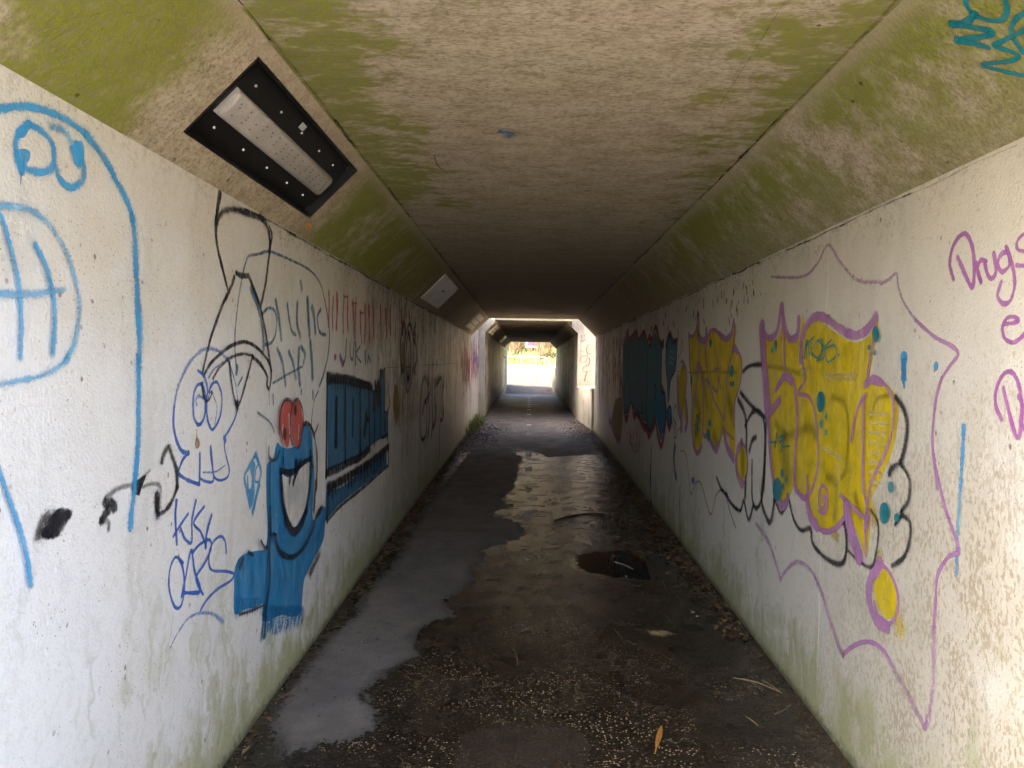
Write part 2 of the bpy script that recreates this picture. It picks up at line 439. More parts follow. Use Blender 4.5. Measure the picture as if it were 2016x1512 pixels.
def path_mesh():
    bm = bmesh.new()
    lw = bm.verts.layers.float.new("wet"); lp = bm.verts.layers.float.new("puddle"); ld = bm.verts.layers.float.new("dirt")
    ys = [-30, -12, -5, -1, .84, .86, 2.4]
    y = 2.6
    while y < 15.9: ys.append(y); y += .035 if y < 7 else .07
    ys += [16.0, 16.6, 17.2, 17.8, 18.3, 19, 20, 21, 22, 24, 27, 30, 33.3]
    nx = 74; rows = []
    for y in ys:
        xl, xr = (XL - .2, XR + .2) if y < 18.2 else (FL - .15, FR + .15)
        if y < Y0: xl, xr = -1.5, 1.7
        if y >= 33.3: xl, xr = FL, FR
        row = []
        for i in range(nx + 1):
            x = xl + (xr - xl) * i / nx
            z = floor_z(y) + .004 * mnoise.noise(Vector((x * 1.5, y * 1.2, 0)))
            v = bm.verts.new((x, y, z)); row.append(v)
            wet, pud, dirt = 1., 0., 0.
            if 2.4 <= y <= 16:
                s = max(sdist((x, y), P) for P in DRY_AND_GLARE)
                wet = max(0, min(1, .5 - s / .20))
                silt = sdist((x, y), SILT)
                s = max(sdist((x, y), P) for P in PUD)
                pud = max(0, min(1, .5 + s / .26))
                e = min(x - XL, XR - x)
                dirt = max(0, 1 - e / .30) if x > 0 else max(0, 1 - e / .14)
                dirt = max(dirt, min(1, .5 + silt / .12))
                if y > 13: dirt = max(dirt, max(0, 1 - e / .45) * min(1, (y - 13) / 1.5))
                if y > 11.5: wet = min(wet, max(.35, 1 - (y - 11.5) / 2))
            elif y > 16:
                wet = .38
            v[lw] = wet; v[lp] = pud; v[ld] = dirt
        rows.append(row)
    # outside, following the bend
    for k, (a, b) in enumerate(zip(LEs, REs)):
        if k == 0: continue
        s = ss[k]; row = []
        for i in range(nx + 1):
            t = i / nx; p = a.lerp(b, t)
            v = bm.verts.new((p.x, p.y, zp_s(s))); row.append(v); v[lw] = .0; v[ld] = max(0, 1 - min(t, 1 - t) * 8)
        rows.append(row)
    for a, b in zip(rows, rows[1:]):
        for i in range(nx): bm.faces.new((a[i], a[i + 1], b[i + 1], b[i]))
    o = obj("path", bm, M_PATH, smooth=True)
    return tag(o, kind="structure")
path = path_mesh()

# centre line: short worn dashes, parts of the path
def marking_material():
    g = G("worn_road_paint"); g.pos()
    n = g.noise(26, 5, .7); f = g.noise(90, 3, .6)
    c = g.mix(g.ramp(f, .35, .7), (.60, .57, .52), (.36, .33, .29))
    p = g.bsdf(c, .6, normal=g.bump(f, .4, .004), link=False)
    tr = g.new("ShaderNodeBsdfTransparent"); mx = g.new("ShaderNodeMixShader")
    uvn = g.attr("wear")
    g.set(mx.inputs[0], g.ramp(g.add(n, uvn), .50, .58))
    g.t.links.new(tr.outputs[0], mx.inputs[1]); g.t.links.new(p.outputs[0], mx.inputs[2]); g.t.links.new(mx.outputs[0], g.out.inputs[0])
    return g.m
M_MARK = marking_material()
def dash(y, ln, wd, wear, x0=.015):
    bm = bmesh.new(); l = bm.verts.layers.float.new("wear"); nx, ny = 6, 8; g_ = []
    for j in range(ny + 1):
        r_ = []
        for i in range(nx + 1):
            xx = x0 + (i / nx - .5) * wd; yy = y + (j / ny - .5) * ln
            v = bm.verts.new((xx, yy, floor_z(yy) + .008)); r_.append(v)
            edge = min(i, nx - i, j, ny - j); v[l] = wear - (.12 if edge == 0 else 0)
        g_.append(r_)
    for a, b in zip(g_, g_[1:]):
        for i in range(nx): bm.faces.new((a[i], a[i + 1], b[i + 1], b[i]))
    obj("lane_marking", bm, M_MARK, path)
for y, ln, wd, wear in [(4.62, .28, .09, -.04), (6.22, .32, .09, -.02), (7.78, .36, .105, .16), (9.26, .34, .105, .05), (10.65, .34, .11, .14), (12.1, .34, .11, .12), (15.0, .34, .11, 0), (16.8, .34, .11, .14), (19.4, .36, .11, .2), (20.9, .36, .11, .2), (22.4, .36, .11, .2), (23.9, .36, .11, .2), (25.4, .36, .11, .18), (26.9, .36, .11, .18), (28.4, .36, .11, .15), (29.9, .36, .11, .1)]:
    dash(y, ln, wd, wear)

# ================================================================== terrain beyond the far mouth and the road banks above
def terrain():
    cx = [-90, -70, -50, -38, -30] + [-24 + .5 * i for i in range(24)] + [-12 + .22 * i for i in range(96)] + [9.5, 11, 13, 16, 20, 26, 34, 45, 60, 90]
    cyy = [33.32 + .22 * i for i in range(112)] + [58.5, 60, 62, 65, 70, 76, 84, 95, 110, 130, 160]
    mids = [(a.lerp(b, .5), (b - a).length / 2, s) for a, b, s in zip(LEs, REs, ss)]
    bm = bmesh.new(); rows = []
    for y in cyy:
        row = []
        for x in cx:
            P = Vector((x, y, 0)); best = None
            for k in range(0, len(REs)):
                d = (P - mids[k][0]).length
                if best is None or d < best[0]: best = (d, k)
            k = best[1]; a, b, s = LEs[k], REs[k], ss[k]
            ax = (b - a).normalized(); t = (P - a).dot(ax); wdt = (b - a).length
            zp = zp_s(s)
            if t > wdt + .2: z = ztop_s(s) - .08 + .34 * (t - wdt - .2) + .25 * mnoise.noise(P * .35)* min(1, (t - wdt) / 3)
            elif t < -.25: z = zp + .02 + min(.28 * (-t - .25), 3.4) if y > 38.5 else max(zp + .3, 3.4 - .35 * (y - 33.3)) if x < -1.4 else zp - .15
            else: z = zp - .15
            z = min(z, 14 + 1.5 * mnoise.noise(P * .05))
            row.append(bm.verts.new((x, y, z)))
        rows.append(row)
    for a, b in zip(rows, rows[1:]):
        for i in range(len(a) - 1): bm.faces.new((a[i], a[i + 1], b[i + 1], b[i]))
    o = obj("grass_bank", bm, M_GRASS, smooth=True); tag(o, kind="structure")
terrain()

def bank(name, y0, y1, zt, well=False):
    bm = bmesh.new()
    xo = 60
    if not well:
        near = y0 < 5
        xl, xr = (XL - .352, XR + .352) if near else (FL - .352, FR + .352)
        box(-xo, xl, y0, y1, -.6, zt, bm); box(xr, xo, y0, y1, -.6, zt, bm)
        box(xl, xr, y0, y1, (ZC if near else FZC) + .304, zt, bm)
    else:
        box(-xo, XL - .352, y0, y1, -.6, zt, bm); box(2.30, xo, y0, y1, -.6, zt, bm)
    bmesh.ops.recalc_face_normals(bm, faces=bm.faces[:])
    tag(obj(name, bm, M_EARTH), kind="structure")
bank("road_embankment", Y0 + .31, YA - .002, 3.55)
bank("road_embankment", YB + .002, YE - .31, 3.60)
bank("median_ground", YA + .002, YB - .002, 2.95, True)
tag(obj("bounce_paving", box(-9, 9, -40, Y0 - .004, -.1, -.012), concrete_material("bounce_paving_grey", (.33, .315, .29), (.25, .24, .22), algae=.05)), kind="structure")  # unseen paving, added behind the camera to bounce daylight into the tunnel
# ================================================================== the two underpass tubes
near = empty("underpass", (0, Y0, 0), "long painted concrete underpass with graffiti on both walls, running to the light shaft", "tunnel")
far = empty("underpass", (0, YB, 0), "darker streaked concrete underpass beyond the light shaft, opening on the bend", "tunnel")
J = .005
def cuts(*a): return list(zip(a, a[1:]))
for a, b in cuts(Y0, 3.52, 7.05, 10.4, 13.4, YA):
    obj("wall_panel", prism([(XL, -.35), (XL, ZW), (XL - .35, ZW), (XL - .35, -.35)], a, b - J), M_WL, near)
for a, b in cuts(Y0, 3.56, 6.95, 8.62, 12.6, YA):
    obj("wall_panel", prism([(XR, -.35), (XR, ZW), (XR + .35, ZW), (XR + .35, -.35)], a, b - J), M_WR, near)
for a, b in cuts(Y0, 7.6, 10.2, 12.3, 14.3, YA):
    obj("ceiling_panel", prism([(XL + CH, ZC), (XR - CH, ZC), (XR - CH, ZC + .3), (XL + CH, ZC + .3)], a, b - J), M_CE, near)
for a, b in cuts(Y0, 3.56, 8.6, 12.4, YA):
    obj("haunch_panel", prism([(XR, ZW), (XR - CH, ZC), (XR - CH, ZC + .3), (XR + .35, ZC + .3), (XR + .35, ZW)], a, b - J), M_HR, near)
S2 = math.sqrt(.5)
def HL(s, t, d=0.): return Vector((XL + (t + d) * S2, s, ZW + (t - d) * S2))
def FHL(s, t, d=0.): return Vector((FL + (t + d) * S2, s, FZW + (t - d) * S2))
LT = CH / S2
LS0, LS1, LT0, LT1 = 2.46, 3.88, .107, .450     # niche of the near lamp
def haunch_left_with_niche(a, b):
    bm = bmesh.new()
    def quad(*p):
        bm.faces.new([bm.verts.new(v) for v in p])
    for s0, s1, t0, t1 in ((a, LS0, 0, LT), (LS1, b, 0, LT), (LS0, LS1, 0, LT0), (LS0, LS1, LT1, LT)):
        quad(HL(s0, t0), HL(s1, t0), HL(s1, t1), HL(s0, t1))
    D = -.07
    quad(HL(LS0, LT0), HL(LS1, LT0), HL(LS1, LT0, D), HL(LS0, LT0, D)); quad(HL(LS0, LT1), HL(LS1, LT1), HL(LS1, LT1, D), HL(LS0, LT1, D))
    quad(HL(LS0, LT0), HL(LS0, LT1), HL(LS0, LT1, D), HL(LS0, LT0, D)); quad(HL(LS1, LT0), HL(LS1, LT1), HL(LS1, LT1, D), HL(LS1, LT0, D))
    quad(HL(LS0, LT0, D), HL(LS1, LT0, D), HL(LS1, LT1, D), HL(LS0, LT1, D))
    back = [(XL, ZW), (XL - .35, ZW), (XL - .35, ZC + .3), (XL + CH, ZC + .3), (XL + CH, ZC)]
    for (x0, z0), (x1, z1) in zip(back, back[1:]):
        quad((x0, a, z0), (x0, b, z0), (x1, b, z1), (x1, a, z1))
    for y in (a, b): quad(*[(x, y, z) for x, z in back])
    bmesh.ops.remove_doubles(bm, verts=bm.verts[:], dist=.0003)
    bmesh.ops.recalc_face_normals(bm, faces=bm.faces[:])
    return bm
obj("haunch_panel", haunch_left_with_niche(Y0, 6.5 - J), M_HL, near)
for a, b in cuts(6.5, 13.0, YA):
    obj("haunch_panel", prism([(XL, ZW), (XL + CH, ZC), (XL + CH, ZC + .3), (XL - .35, ZC + .3), (XL - .35, ZW)], a, b - J), M_HL, near)
# far tube
for a, b in cuts(YB, 22, 26, 30, YE):
    obj("wall_panel", prism([(FL, .1), (FL, FZW), (FL - .35, FZW), (FL - .35, .1)], a, b - J), M_WL, far)
    obj("wall_panel", prism([(FR, .1), (FR, FZW), (FR + .35, FZW), (FR + .35, .1)], a, b - J), M_WL, far)
    obj("ceiling_panel", prism([(FL + FCH, FZC), (FR - FCH, FZC), (FR - FCH, FZC + .3), (FL + FCH, FZC + .3)], a, b - J), M_CE, far)
    obj("haunch_panel", prism([(FL, FZW), (FL + FCH, FZC), (FL + FCH, FZC + .3), (FL - .35, FZC + .3), (FL - .35, FZW)], a, b - J), M_HL, far)
    obj("haunch_panel", prism([(FR, FZW), (FR - FCH, FZC), (FR - FCH, FZC + .3), (FR + .35, FZC + .3), (FR + .35, FZW)], a, b - J), M_HR, far)
# end faces of the far tube towards the shaft and headwalls over both mouths
hw = empty("headwall", (0, Y0, 0), "concrete headwall round the underpass mouth the path enters by", "wall")
for x0, x1, z0, z1 in ((-7, XL - .354, -.3, 3.7), (XR + .354, 7, -.3, 3.7), (XL - .354, XR + .354, ZC + .306, 3.7)):
    obj("wall_block", box(x0, x1, Y0, Y0 + .3, z0, z1), M_OUT, hw)
hw = empty("headwall", (0, YE, 0), "concrete headwall over the underpass mouth facing the bend", "wall")
for x0, x1, z0, z1 in ((-8, FL - .354, 0, 3.75), (FR + .354, 8, 0, 3.75), (FL - .354, FR + .354, FZC + .306, 3.75)):
    obj("wall_block", box(x0, x1, YE - .3, YE, z0, z1), M_OUT, hw)

# light shaft between the tubes
shaft = empty("light_shaft", (0, 17.1, .4), "open daylight shaft between the two underpasses with a concrete ledge", "shaft")
obj("shaft_wall", box(XL - .35, XL, YA + .003, YB - .003, 0, 3.05), M_WL, shaft)
obj("roof_slab", box(XL + CH + .02, XR - CH - .02, 17.85, YB + .002, 2.797, 3.05), M_OUT, shaft)  # stops short, out of view, so added daylight drops in from above
def plan_prism(pts, z0, z1):
    bm = bmesh.new(); a = [bm.verts.new((x, y, z0)) for x, y in pts]; b = [bm.verts.new((x, y, z1)) for x, y in pts]
    bm.faces.new(a[::-1]); bm.faces.new(b)
    for i in range(len(pts)): bm.faces.new((a[i], a[(i + 1) % len(pts)], b[(i + 1) % len(pts)], b[i]))
    bmesh.ops.recalc_face_normals(bm, faces=bm.faces[:]); return bm
obj("ledge", plan_prism([(1.31, YA + .004), (1.949, YA + .004), (1.949, YB - .07), (1.15, YB - .07)], 0, 1.235), M_CON, shaft)
obj("coping", plan_prism([(1.295, YA + .006), (1.948, YA + .006), (1.948, YB - .072), (1.138, YB - .072)], 1.237, 1.295), M_CON, shaft)
M_PIER = concrete_material("whitewashed_pier", (.52, .49, .42), (.40, .36, .28), algae=.25)
obj("end_pier", prism([(XL + .002, .3), (FL - .001, .3), (FL - .001, FZW), (-.835, 2.756), (-.835, 3.0), (XL + .002, 3.0)], YB - .066, YB - .004), M_PIER, shaft)
obj("end_pier", prism([(1.949, .3), (FR + .001, .3), (FR + .001, FZW), (.99, 2.68), (.99, 3.0), (1.949, 3.0)], YB - .066, YB - .004), M_PIER, shaft)
obj("shaft_wall", box(1.952, 2.30, YA + .003, YB - .003, 0, 3.05), M_WR, shaft)

# ================================================================== graffiti
def paint_material(name, color, soft=.35, opac=1., chip=.5, rough=.62):
    """sprayed or brushed paint: the wall's relief shows in it, pits break it up, edges fade"""
    g = G(name); g.pos()
    uv = g.new("ShaderNodeUVMap"); uv.uv_map = "UVMap"
    sp = g.new("ShaderNodeSeparateXYZ"); g.t.links.new(uv.outputs[0], sp.inputs[0])
    cr, en = sp.outputs[0], sp.outputs[1]
    e = g.math('MAXIMUM', g.sub(1.0, en), 0.0)
    d = g.math('SQRT', g.add(g.mul(cr, cr), g.mul(e, e)))
    f1 = g.noise(120, 3, .75); f2 = g.noise(9, 4, .65)
    d = g.add(d, g.add(g.mul(g.sub(f1, .5), 1.5 * soft + .3), g.mul(g.sub(f2, .5), .5)))
    a = g.ramp(d, 1.0, max(.02, 1.0 - soft - .05))
    # abrasion
    ab = g.ramp(g.add(g.mul(f1, .6), g.mul(f2, .4)), .58 + (1 - chip) * .08, .50 + (1 - chip) * .08)
    a = g.mul(g.mul(a, opac), g.add(1 - chip * .55, g.mul(ab, chip * .55)))
    dep = g.noise(3.4, 3, .7, vec=g.scl(g.pos(), 1, 6, .8))
    a = g.mul(a, g.ramp(dep, .38, .66, 1., .66))
    c = g.mix(g.ramp(f2, .3, .7), color, tuple(v * .74 for v in color))
    c = g.mix(g.ramp(dep, .40, .62, 0, .45), c, tuple(min(1, v * 1.35 + .02) for v in color))
    p = g.bsdf(c, rough, normal=wall_bump(g), link=False, spec=.3)
    tr = g.new("ShaderNodeBsdfTransparent"); mx = g.new("ShaderNodeMixShader")
    g.set(mx.inputs[0], a); g.t.links.new(tr.outputs[0], mx.inputs[1]); g.t.links.new(p.outputs[0], mx.inputs[2])
    g.t.links.new(mx.outputs[0], g.out.inputs[0])
    g.m["soft"] = soft
    return g.m
P_ = {
    'sky': paint_material("spray_sky_blue", (.05, .36, .70), .6, .84, .6),
    'sky_h': paint_material("sky_blue_overspray", (.10, .42, .72), .95, .30, .8), 'skyl_h': paint_material("pale_blue_overspray", (.2, .5, .75), .95, .25, .8), 'blks_h': paint_material("black_overspray", (.06, .055, .055), .95, .3, .8), 'yel_h': paint_material("yellow_overspray", (.7, .52, .03), .95, .3, .9),
    'skyl': paint_material("spray_pale_blue", (.12, .42, .70), .8, .66, .6),
    'blk': paint_material("spray_black", (.022, .020, .026), .45, .95, .5),
    'blks': paint_material("spray_black_soft", (.03, .028, .032), .75, .85, .45),
    'blkf': paint_material("spray_black_faint", (.05, .04, .035), .8, .55, .5),
    'mark': paint_material("marker_blue", (.025, .13, .55), .4, .9, .4),
    'markl': paint_material("marker_blue_pale", (.14, .27, .66), .7, .6, .4),
    'denim': paint_material("spray_denim_blue", (.05, .19, .34), .6, .72, .6),
    'red': paint_material("brushed_red", (.62, .07, .05), .5, .85, .6),
    'redw': paint_material("worn_red", (.66, .08, .055), .7, .72, 1.),
    'body': paint_material("brushed_blue", (.016, .24, .54), .25, .97, .3),
    'bodyf': paint_material("dry_brushed_blue", (.016, .25, .55), .85, .55, 1.),
    'panel': paint_material("panel_blue", (.03, .165, .32), .25, .97, .35),
    'white': paint_material("brushed_white", (.76, .75, .73), .3, .95, .3),
    'ochre': paint_material("spray_ochre", (.36, .22, .02), .8, .8, .6),
    'brown': paint_material("brown_stain", (.40, .23, .06), .6, .8, .8),
    'yel': paint_material("spray_yellow", (.78, .56, .008), .3, .97, .4),
    'yels': paint_material("spray_yellow_soft", (.70, .50, .01), .9, .75, .6),
    'yelp': paint_material("pale_yellow_streak", (.72, .62, .30), .8, .6, .8),
    'olive': paint_material("olive_shadow", (.22, .22, .03), .9, .42, .6),
    'pink': paint_material("spray_mauve", (.50, .22, .46), .4, .92, .5),
    'pinkf': paint_material("spray_mauve_thin", (.52, .26, .48), .7, .6, .8),
    'purp': paint_material("marker_purple", (.44, .13, .42), .4, .9, .45),
    'teal': paint_material("spray_teal", (.004, .22, .27), .3, .96, .25),
    'tealb': paint_material("dark_teal", (.03, .22, .29), .3, .95, .55),
    'bright': paint_material("spray_cobalt", (.012, .20, .40), .3, .96, .3),
    'navy': paint_material("spray_navy", (.012, .022, .06), .4, .9, .5),
    'maroon': paint_material("spray_maroon", (.36, .035, .07), .45, .9, .5),
    'orange': paint_material("spray_orange", (.70, .20, .06), .8, .75, .7),
    'violet': paint_material("spray_violet", (.28, .16, .38), .8, .65, .7),
    'hair': paint_material("hairline", (.10, .07, .04), .9, .4, .9, .9),
    'crack': paint_material("crack_dirt", (.05, .035, .02), .8, .85, .8, .9),
}
class Art:
    def __init__(s, name, label, surf, parent):
        s.name, s.label, s.surf, s.parent = name, label, surf, parent
        s.bm = bmesh.new(); s.uv = s.bm.loops.layers.uv.new("UVMap"); s.mats = []; s.layer = 0
        s.lift = .0012
    def plane(s, p):
        k, v = s.surf
        if k == 'x': return on_x(p[0], p[1], v)
        if k == 'h': return on_haunch(p[0], p[1], v)
        if k == 'c': return on_ceil(*p)
        if k == 'y':
            d = ray(*p); return EYE + d * (v / d.y)
    def normal(s):
        k, v = s.surf
        if k == 'x': return Vector((-1 if v > 0 else 1, 0, 0))
        if k == 'h': return Vector(((1 if v == 'L' else -1) * S2, 0, -S2))
        return Vector((0, -1, 0)) if k == 'y' else Vector((0, 0, -1))
    def mi(s, m):
        if m not in s.mats: s.mats.append(m)
        return s.mats.index(m)
    def off(s):
        s.layer += 1
        return s.normal() * (s.lift + .00022 * s.layer)
    def stroke(s, fr, pts, wd, m, wiggle=.12, sub=6, taper=None, halo=True, metres=None):
        ox, oy, sc = fr
        if halo and m + '_h' in P_: s.stroke(fr, pts, wd * 1.45, m + '_h', wiggle, sub, taper, False)
        P = [Vector(p) for p in pts] if metres else [s.plane((ox + x / sc, oy + y / sc)) for x, y in pts]
        dist = sum(abs((p - EYE).dot(Rc @ Vector((0, 0, 1)))) for p in P) / len(P)
        C = catmull(P, sub)
        if metres: P = [Vector(p) for p in pts]; C = catmull(P, sub)
        nrm = s.normal()
        # how wide a metre across the stroke looks from the survey point, averaged along it
        fac = []
        for i in range(len(C) - 1):
            t = C[i + 1] - C[i]
            if t.length < 1e-6: continue
            t.normalize(); sd_ = nrm.cross(t); a0, a1, a2 = seen(C[i]), seen(C[i] + t * .01), seen(C[i] + sd_ * .01)
            ti = (a1 - a0); si = a2 - a0
            fac.append(abs(ti.x * si.y - ti.y * si.x) / max(ti.length, 1e-6) / .01)
        fac = sum(fac) / max(len(fac), 1)
        base = FPX / dist
        hw = wd / sc / max(fac, base * .22) / 2 * (1.04 + .5 * P_[m]["soft"])
        if metres: hw = metres / 2
        t0 = (C[1] - C[0]).normalized(); t1 = (C[-1] - C[-2]).normalized()
        C = [C[0] - t0 * hw] + C + [C[-1] + t1 * hw]
        L = [0.]
        for a, b in zip(C, C[1:]): L.append(L[-1] + (b - a).length)
        tot = L[-1]
        o = s.off(); prev = None; mi = s.mi(m); seed = random.random() * 100
        for i, p in enumerate(C):
            a, b = C[max(i - 1, 0)], C[min(i + 1, len(C) - 1)]
            t = (b - a)
            if t.length < 1e-6: continue
            t.normalize(); side = nrm.cross(t)
            f = 1 + wiggle * 2 * mnoise.noise(Vector((seed, L[i] / max(hw * 3, .01), 0)))
            if taper: f *= taper[0] + (taper[1] - taper[0]) * (L[i] / tot)
            drift = nrm * (.00018 * L[i] / max(tot, .01))
            v0 = s.bm.verts.new(p + side * hw * f + o + drift); v1 = s.bm.verts.new(p - side * hw * f + o + drift)
            en = min(min(L[i], tot - L[i]) / hw, 1.5)
            if prev:
                fc = s.bm.faces.new((prev[0], prev[1], v1, v0)); fc.material_index = mi
                for lp, (u, e) in zip(fc.loops, ((1, prev[2]), (-1, prev[2]), (-1, en), (1, en))): lp[s.uv].uv = (u, e)
            prev = (v0, v1, en)
    def fill(s, fr, pts, m, smooth=4, rough=.5):
        ox, oy, sc = fr
        P = [s.plane((ox + x / sc, oy + y / sc)) for x, y in pts]
        C = catmull(P, smooth, True) if smooth > 1 else P
        if rough:
            C = [p + Vector((0 if s.surf[0] == 'x' else .004 * rough * mnoise.noise(p * 30), .006 * rough * mnoise.noise(p * 40), .006 * rough * mnoise.noise(p * 40 + Vector((9, 9, 9))))) for p in C]
        o = s.off(); mi = s.mi(m)
        k, v = s.surf
        if k == 'x': flat = [Vector((p.y, p.z, 0)) for p in C]
        elif k == 'y': flat = [Vector((p.x, p.z, 0)) for p in C]
        else: flat = [Vector((p.x, p.y, 0)) for p in C]
        V = [s.bm.verts.new(p + o) for p in C]
        for tri in tessellate_polygon([flat]):
            try: fc = s.bm.faces.new([V[i] for i in tri])
            except ValueError: continue
            fc.material_index = mi
            for lp in fc.loops: lp[s.uv].uv = (0, 1.5)
    def ell(s, fr, cx, cy_, rx, ry, m, n=18, tilt=0):
        s.fill(fr, [(cx + rx * math.cos(a) * math.cos(tilt) - ry * math.sin(a) * math.sin(tilt), cy_ + rx * math.cos(a) * math.sin(tilt) + ry * math.sin(a) * math.cos(tilt)) for a in [2 * math.pi * i / n for i in range(n)]], m, 2)
    def done(s, kind=None):
        nrm = s.normal()
        s.bm.normal_update()
        for f in s.bm.faces:
            if f.normal.dot(nrm) < 0: f.normal_flip()
        o = obj(s.name, s.bm, [P_[m] for m in s.mats], s.parent)
        if s.label: o["label"] = s.label
        if kind: o["kind"] = kind
        return o
FA = (0, 130, 5.04); FB = (310, 660, 5.04); FC = (450, 770, 5.04); FD = (620, 700, 4.447); FE = (760, 600, 5.04)
FF = (1340, 590, 3.36); FG = (1490, 900, 2.52); FH = (1200, 620, 5.4)
Z1 = (800, 560, 4.032); Z2 = (0, 120, 2.52); Z3 = (300, 360, 3.78); Z4 = (300, 660, 2.3625); Z5 = (0, 700, 2.52); Z6 = (1160, 560, 3.78); Z7 = (1440, 560, 2.16); Z8 = (1700, 360, 2.52)
R7 = (1500, 0, 3.023); Q2 = (960, 640, 9.164); PX = (0, 0, 1.0)
LW, RW = ('x', XL), ('x', XR)

# --- left wall
a = Art("graffiti_ghost", "sky-blue line drawing of a round-headed ghost with two goggling eyes", LW, near)
a.stroke(FA, [(-700, 620), (-450, 500), (-200, 440), (0, 425), (150, 402), (300, 408), (450, 445), (600, 505), (740, 590), (860, 690)], 82, 'sky')
a.stroke(FA, [(860, 690), (960, 820), (1060, 970), (1150, 1140), (1230, 1290), (1285, 1420), (1310, 1530)], 56, 'sky')
a.stroke(Z2, [(655, 780), (665, 850), (670, 1000), (680, 1200), (690, 1400), (688, 1512)], 27, 'sky')
a.stroke(Z5, [(680, 0), (685, 200), (682, 400), (668, 600), (655, 720), (643, 850)], 23, 'sky')
a.stroke(FA, [(270, 575), (350, 610), (440, 680), (500, 760), (525, 870), (520, 960), (480, 1030), (400, 1055), (300, 1040), (220, 1000), (160, 930), (145, 850), (150, 740), (190, 650), (275, 580)], 62, 'sky')
a.fill(FA, [(175, 830), (240, 825), (285, 860), (285, 920), (255, 980), (235, 1050), (205, 1090), (170, 1060), (145, 980), (135, 880)], 'sky')
a.fill(FA, [(140, 640), (240, 575), (270, 640), (240, 690), (185, 710), (150, 740)], 'sky')
a.stroke(FA, [(195, 1060), (190, 1120), (187, 1180)], 16, 'mark', taper=(1, .3))
a.stroke(FA, [(222, 1040), (224, 1080)], 9, 'sky')
a.stroke(FA, [(490, 600), (560, 620), (640, 660), (690, 750)], 60, 'skyl')
a.stroke(FA, [(540, 1020), (570, 1110), (630, 1180), (690, 1205), (760, 1180), (810, 1110), (815, 1000), (790, 880), (740, 780)], 56, 'sky')
a.fill(FA, [(670, 800), (720, 765), (790, 745), (815, 800), (812, 900), (802, 985), (760, 1000), (720, 960), (695, 880)], 'sky')
for x, y in ((742, 1015), (758, 1020), (772, 1012)): a.stroke(FA, [(x, 960), (x, y)], 9, 'sky')
a.stroke(Z2, [(-160, 800), (-80, 735), (0, 720), (60, 725), (140, 740), (220, 800), (280, 880), (325, 970), (355, 1060), (375, 1150), (382, 1230), (370, 1340), (350, 1420), (310, 1490)], 27, 'skyl')
a.stroke(Z5, [(320, 20), (260, 70), (180, 105), (80, 125), (0, 140), (-90, 150)], 28, 'skyl')
a.stroke(Z2, [(-30, 740), (0, 800), (30, 900), (55, 1000), (75, 1100), (85, 1200), (90, 1300), (88, 1400), (85, 1470)], 21, 'sky', taper=(.8, 1.1))
a.stroke(Z2, [(160, 915), (190, 970), (220, 1040), (240, 1120), (255, 1220), (255, 1320), (245, 1450)], 22, 'sky')
a.stroke(Z2, [(-90, 1150), (0, 1155), (80, 1160), (170, 1155), (300, 1135)], 34, 'skyl')
a.stroke(Z5, [(-60, 480), (0, 640), (40, 750), (85, 880), (115, 1000), (135, 1140)], 24, 'sky')
a.done()
a = Art("graffiti_smear", "thick black paint dab with a ragged tail below the ghost", LW, near)
for i in range(7):
    t = i / 6; a.stroke(Z5, [(265 + 75 * t, 780 + 20 * abs(t - .5)), (240 + 60 * t, 830 + 15 * t), (212 + 70 * t, 880 + 30 * t - 40 * t * t)], 34, 'blk' if i > 0 else 'blks', .3)
a.stroke(Z5, [(250, 790), (215, 830), (190, 880)], 44, 'blkf', .4); a.stroke(Z5, [(230, 800), (195, 845), (180, 900)], 40, 'blkf', .4)
a.done()
a = Art("graffiti_smear", "trail of black paint smears running up to the skull", LW, near)
a.stroke(Z5, [(520, 730), (550, 735), (565, 755)], 52, 'blk', .3); a.stroke(Z5, [(535, 770), (512, 795), (500, 822)], 30, 'blk', .3)
a.stroke(Z5, [(500, 810), (535, 830), (535, 860)], 26, 'blkf')
a.stroke(Z5, [(520, 705), (580, 660), (650, 640)], 26, 'blkf')
a.fill(Z5, [(648, 645), (690, 610), (722, 592), (700, 650), (690, 695), (655, 690)], 'blk', 2, 1.5)
a.stroke(Z5, [(700, 610), (740, 570)], 18, 'blkf')
a.stroke(Z5, [(700, 650), (770, 635), (795, 660), (780, 720)], 18, 'blkf')
a.stroke(Z5, [(770, 690), (770, 760), (785, 785), (820, 765), (850, 720), (875, 650)], 18, 'blks')
a.stroke(Z5, [(875, 650), (872, 570), (850, 500), (832, 455), (808, 490), (798, 525)], 18, 'blks')
a.stroke(Z5, [(775, 700), (780, 780)], 30, 'blks')
a.done()
a = Art("graffiti_hat", "black outline of a tall pointed hat with curved brim above the skull", LW, near)
a.stroke(Z3, [(500, 80), (482, 200), (470, 330), (475, 430), (490, 520), (520, 640), (555, 780)], 24, 'blk', taper=(1.2, .6))
a.stroke(Z3, [(480, 300), (500, 240), (560, 200), (640, 205), (720, 235), (800, 255)], 42, 'blks')
a.stroke(Z3, [(800, 255), (840, 300), (865, 380), (872, 480), (858, 600), (840, 740), (805, 910)], 20, 'blk', taper=(1.2, .7))
a.stroke(Z3, [(868, 330), (886, 400), (866, 500)], 12, 'blks')
a.stroke(Z3, [(618, 668), (650, 688), (700, 692)], 40, 'blk')
a.stroke(Z3, [(605, 700), (570, 800), (520, 900), (480, 1010), (430, 1150), (400, 1270), (370, 1400)], 19, 'blk', taper=(1.3, .7))
a.stroke(Z3, [(710, 690), (750, 790), (790, 900), (815, 1000), (840, 1130), (860, 1260), (880, 1400)], 16, 'blk')
a.stroke(FB, [(450, 400), (520, 280), (600, 200), (700, 120), (800, 75), (860, 65), (940, 95), (1020, 160), (1090, 250)], 34, 'blk')
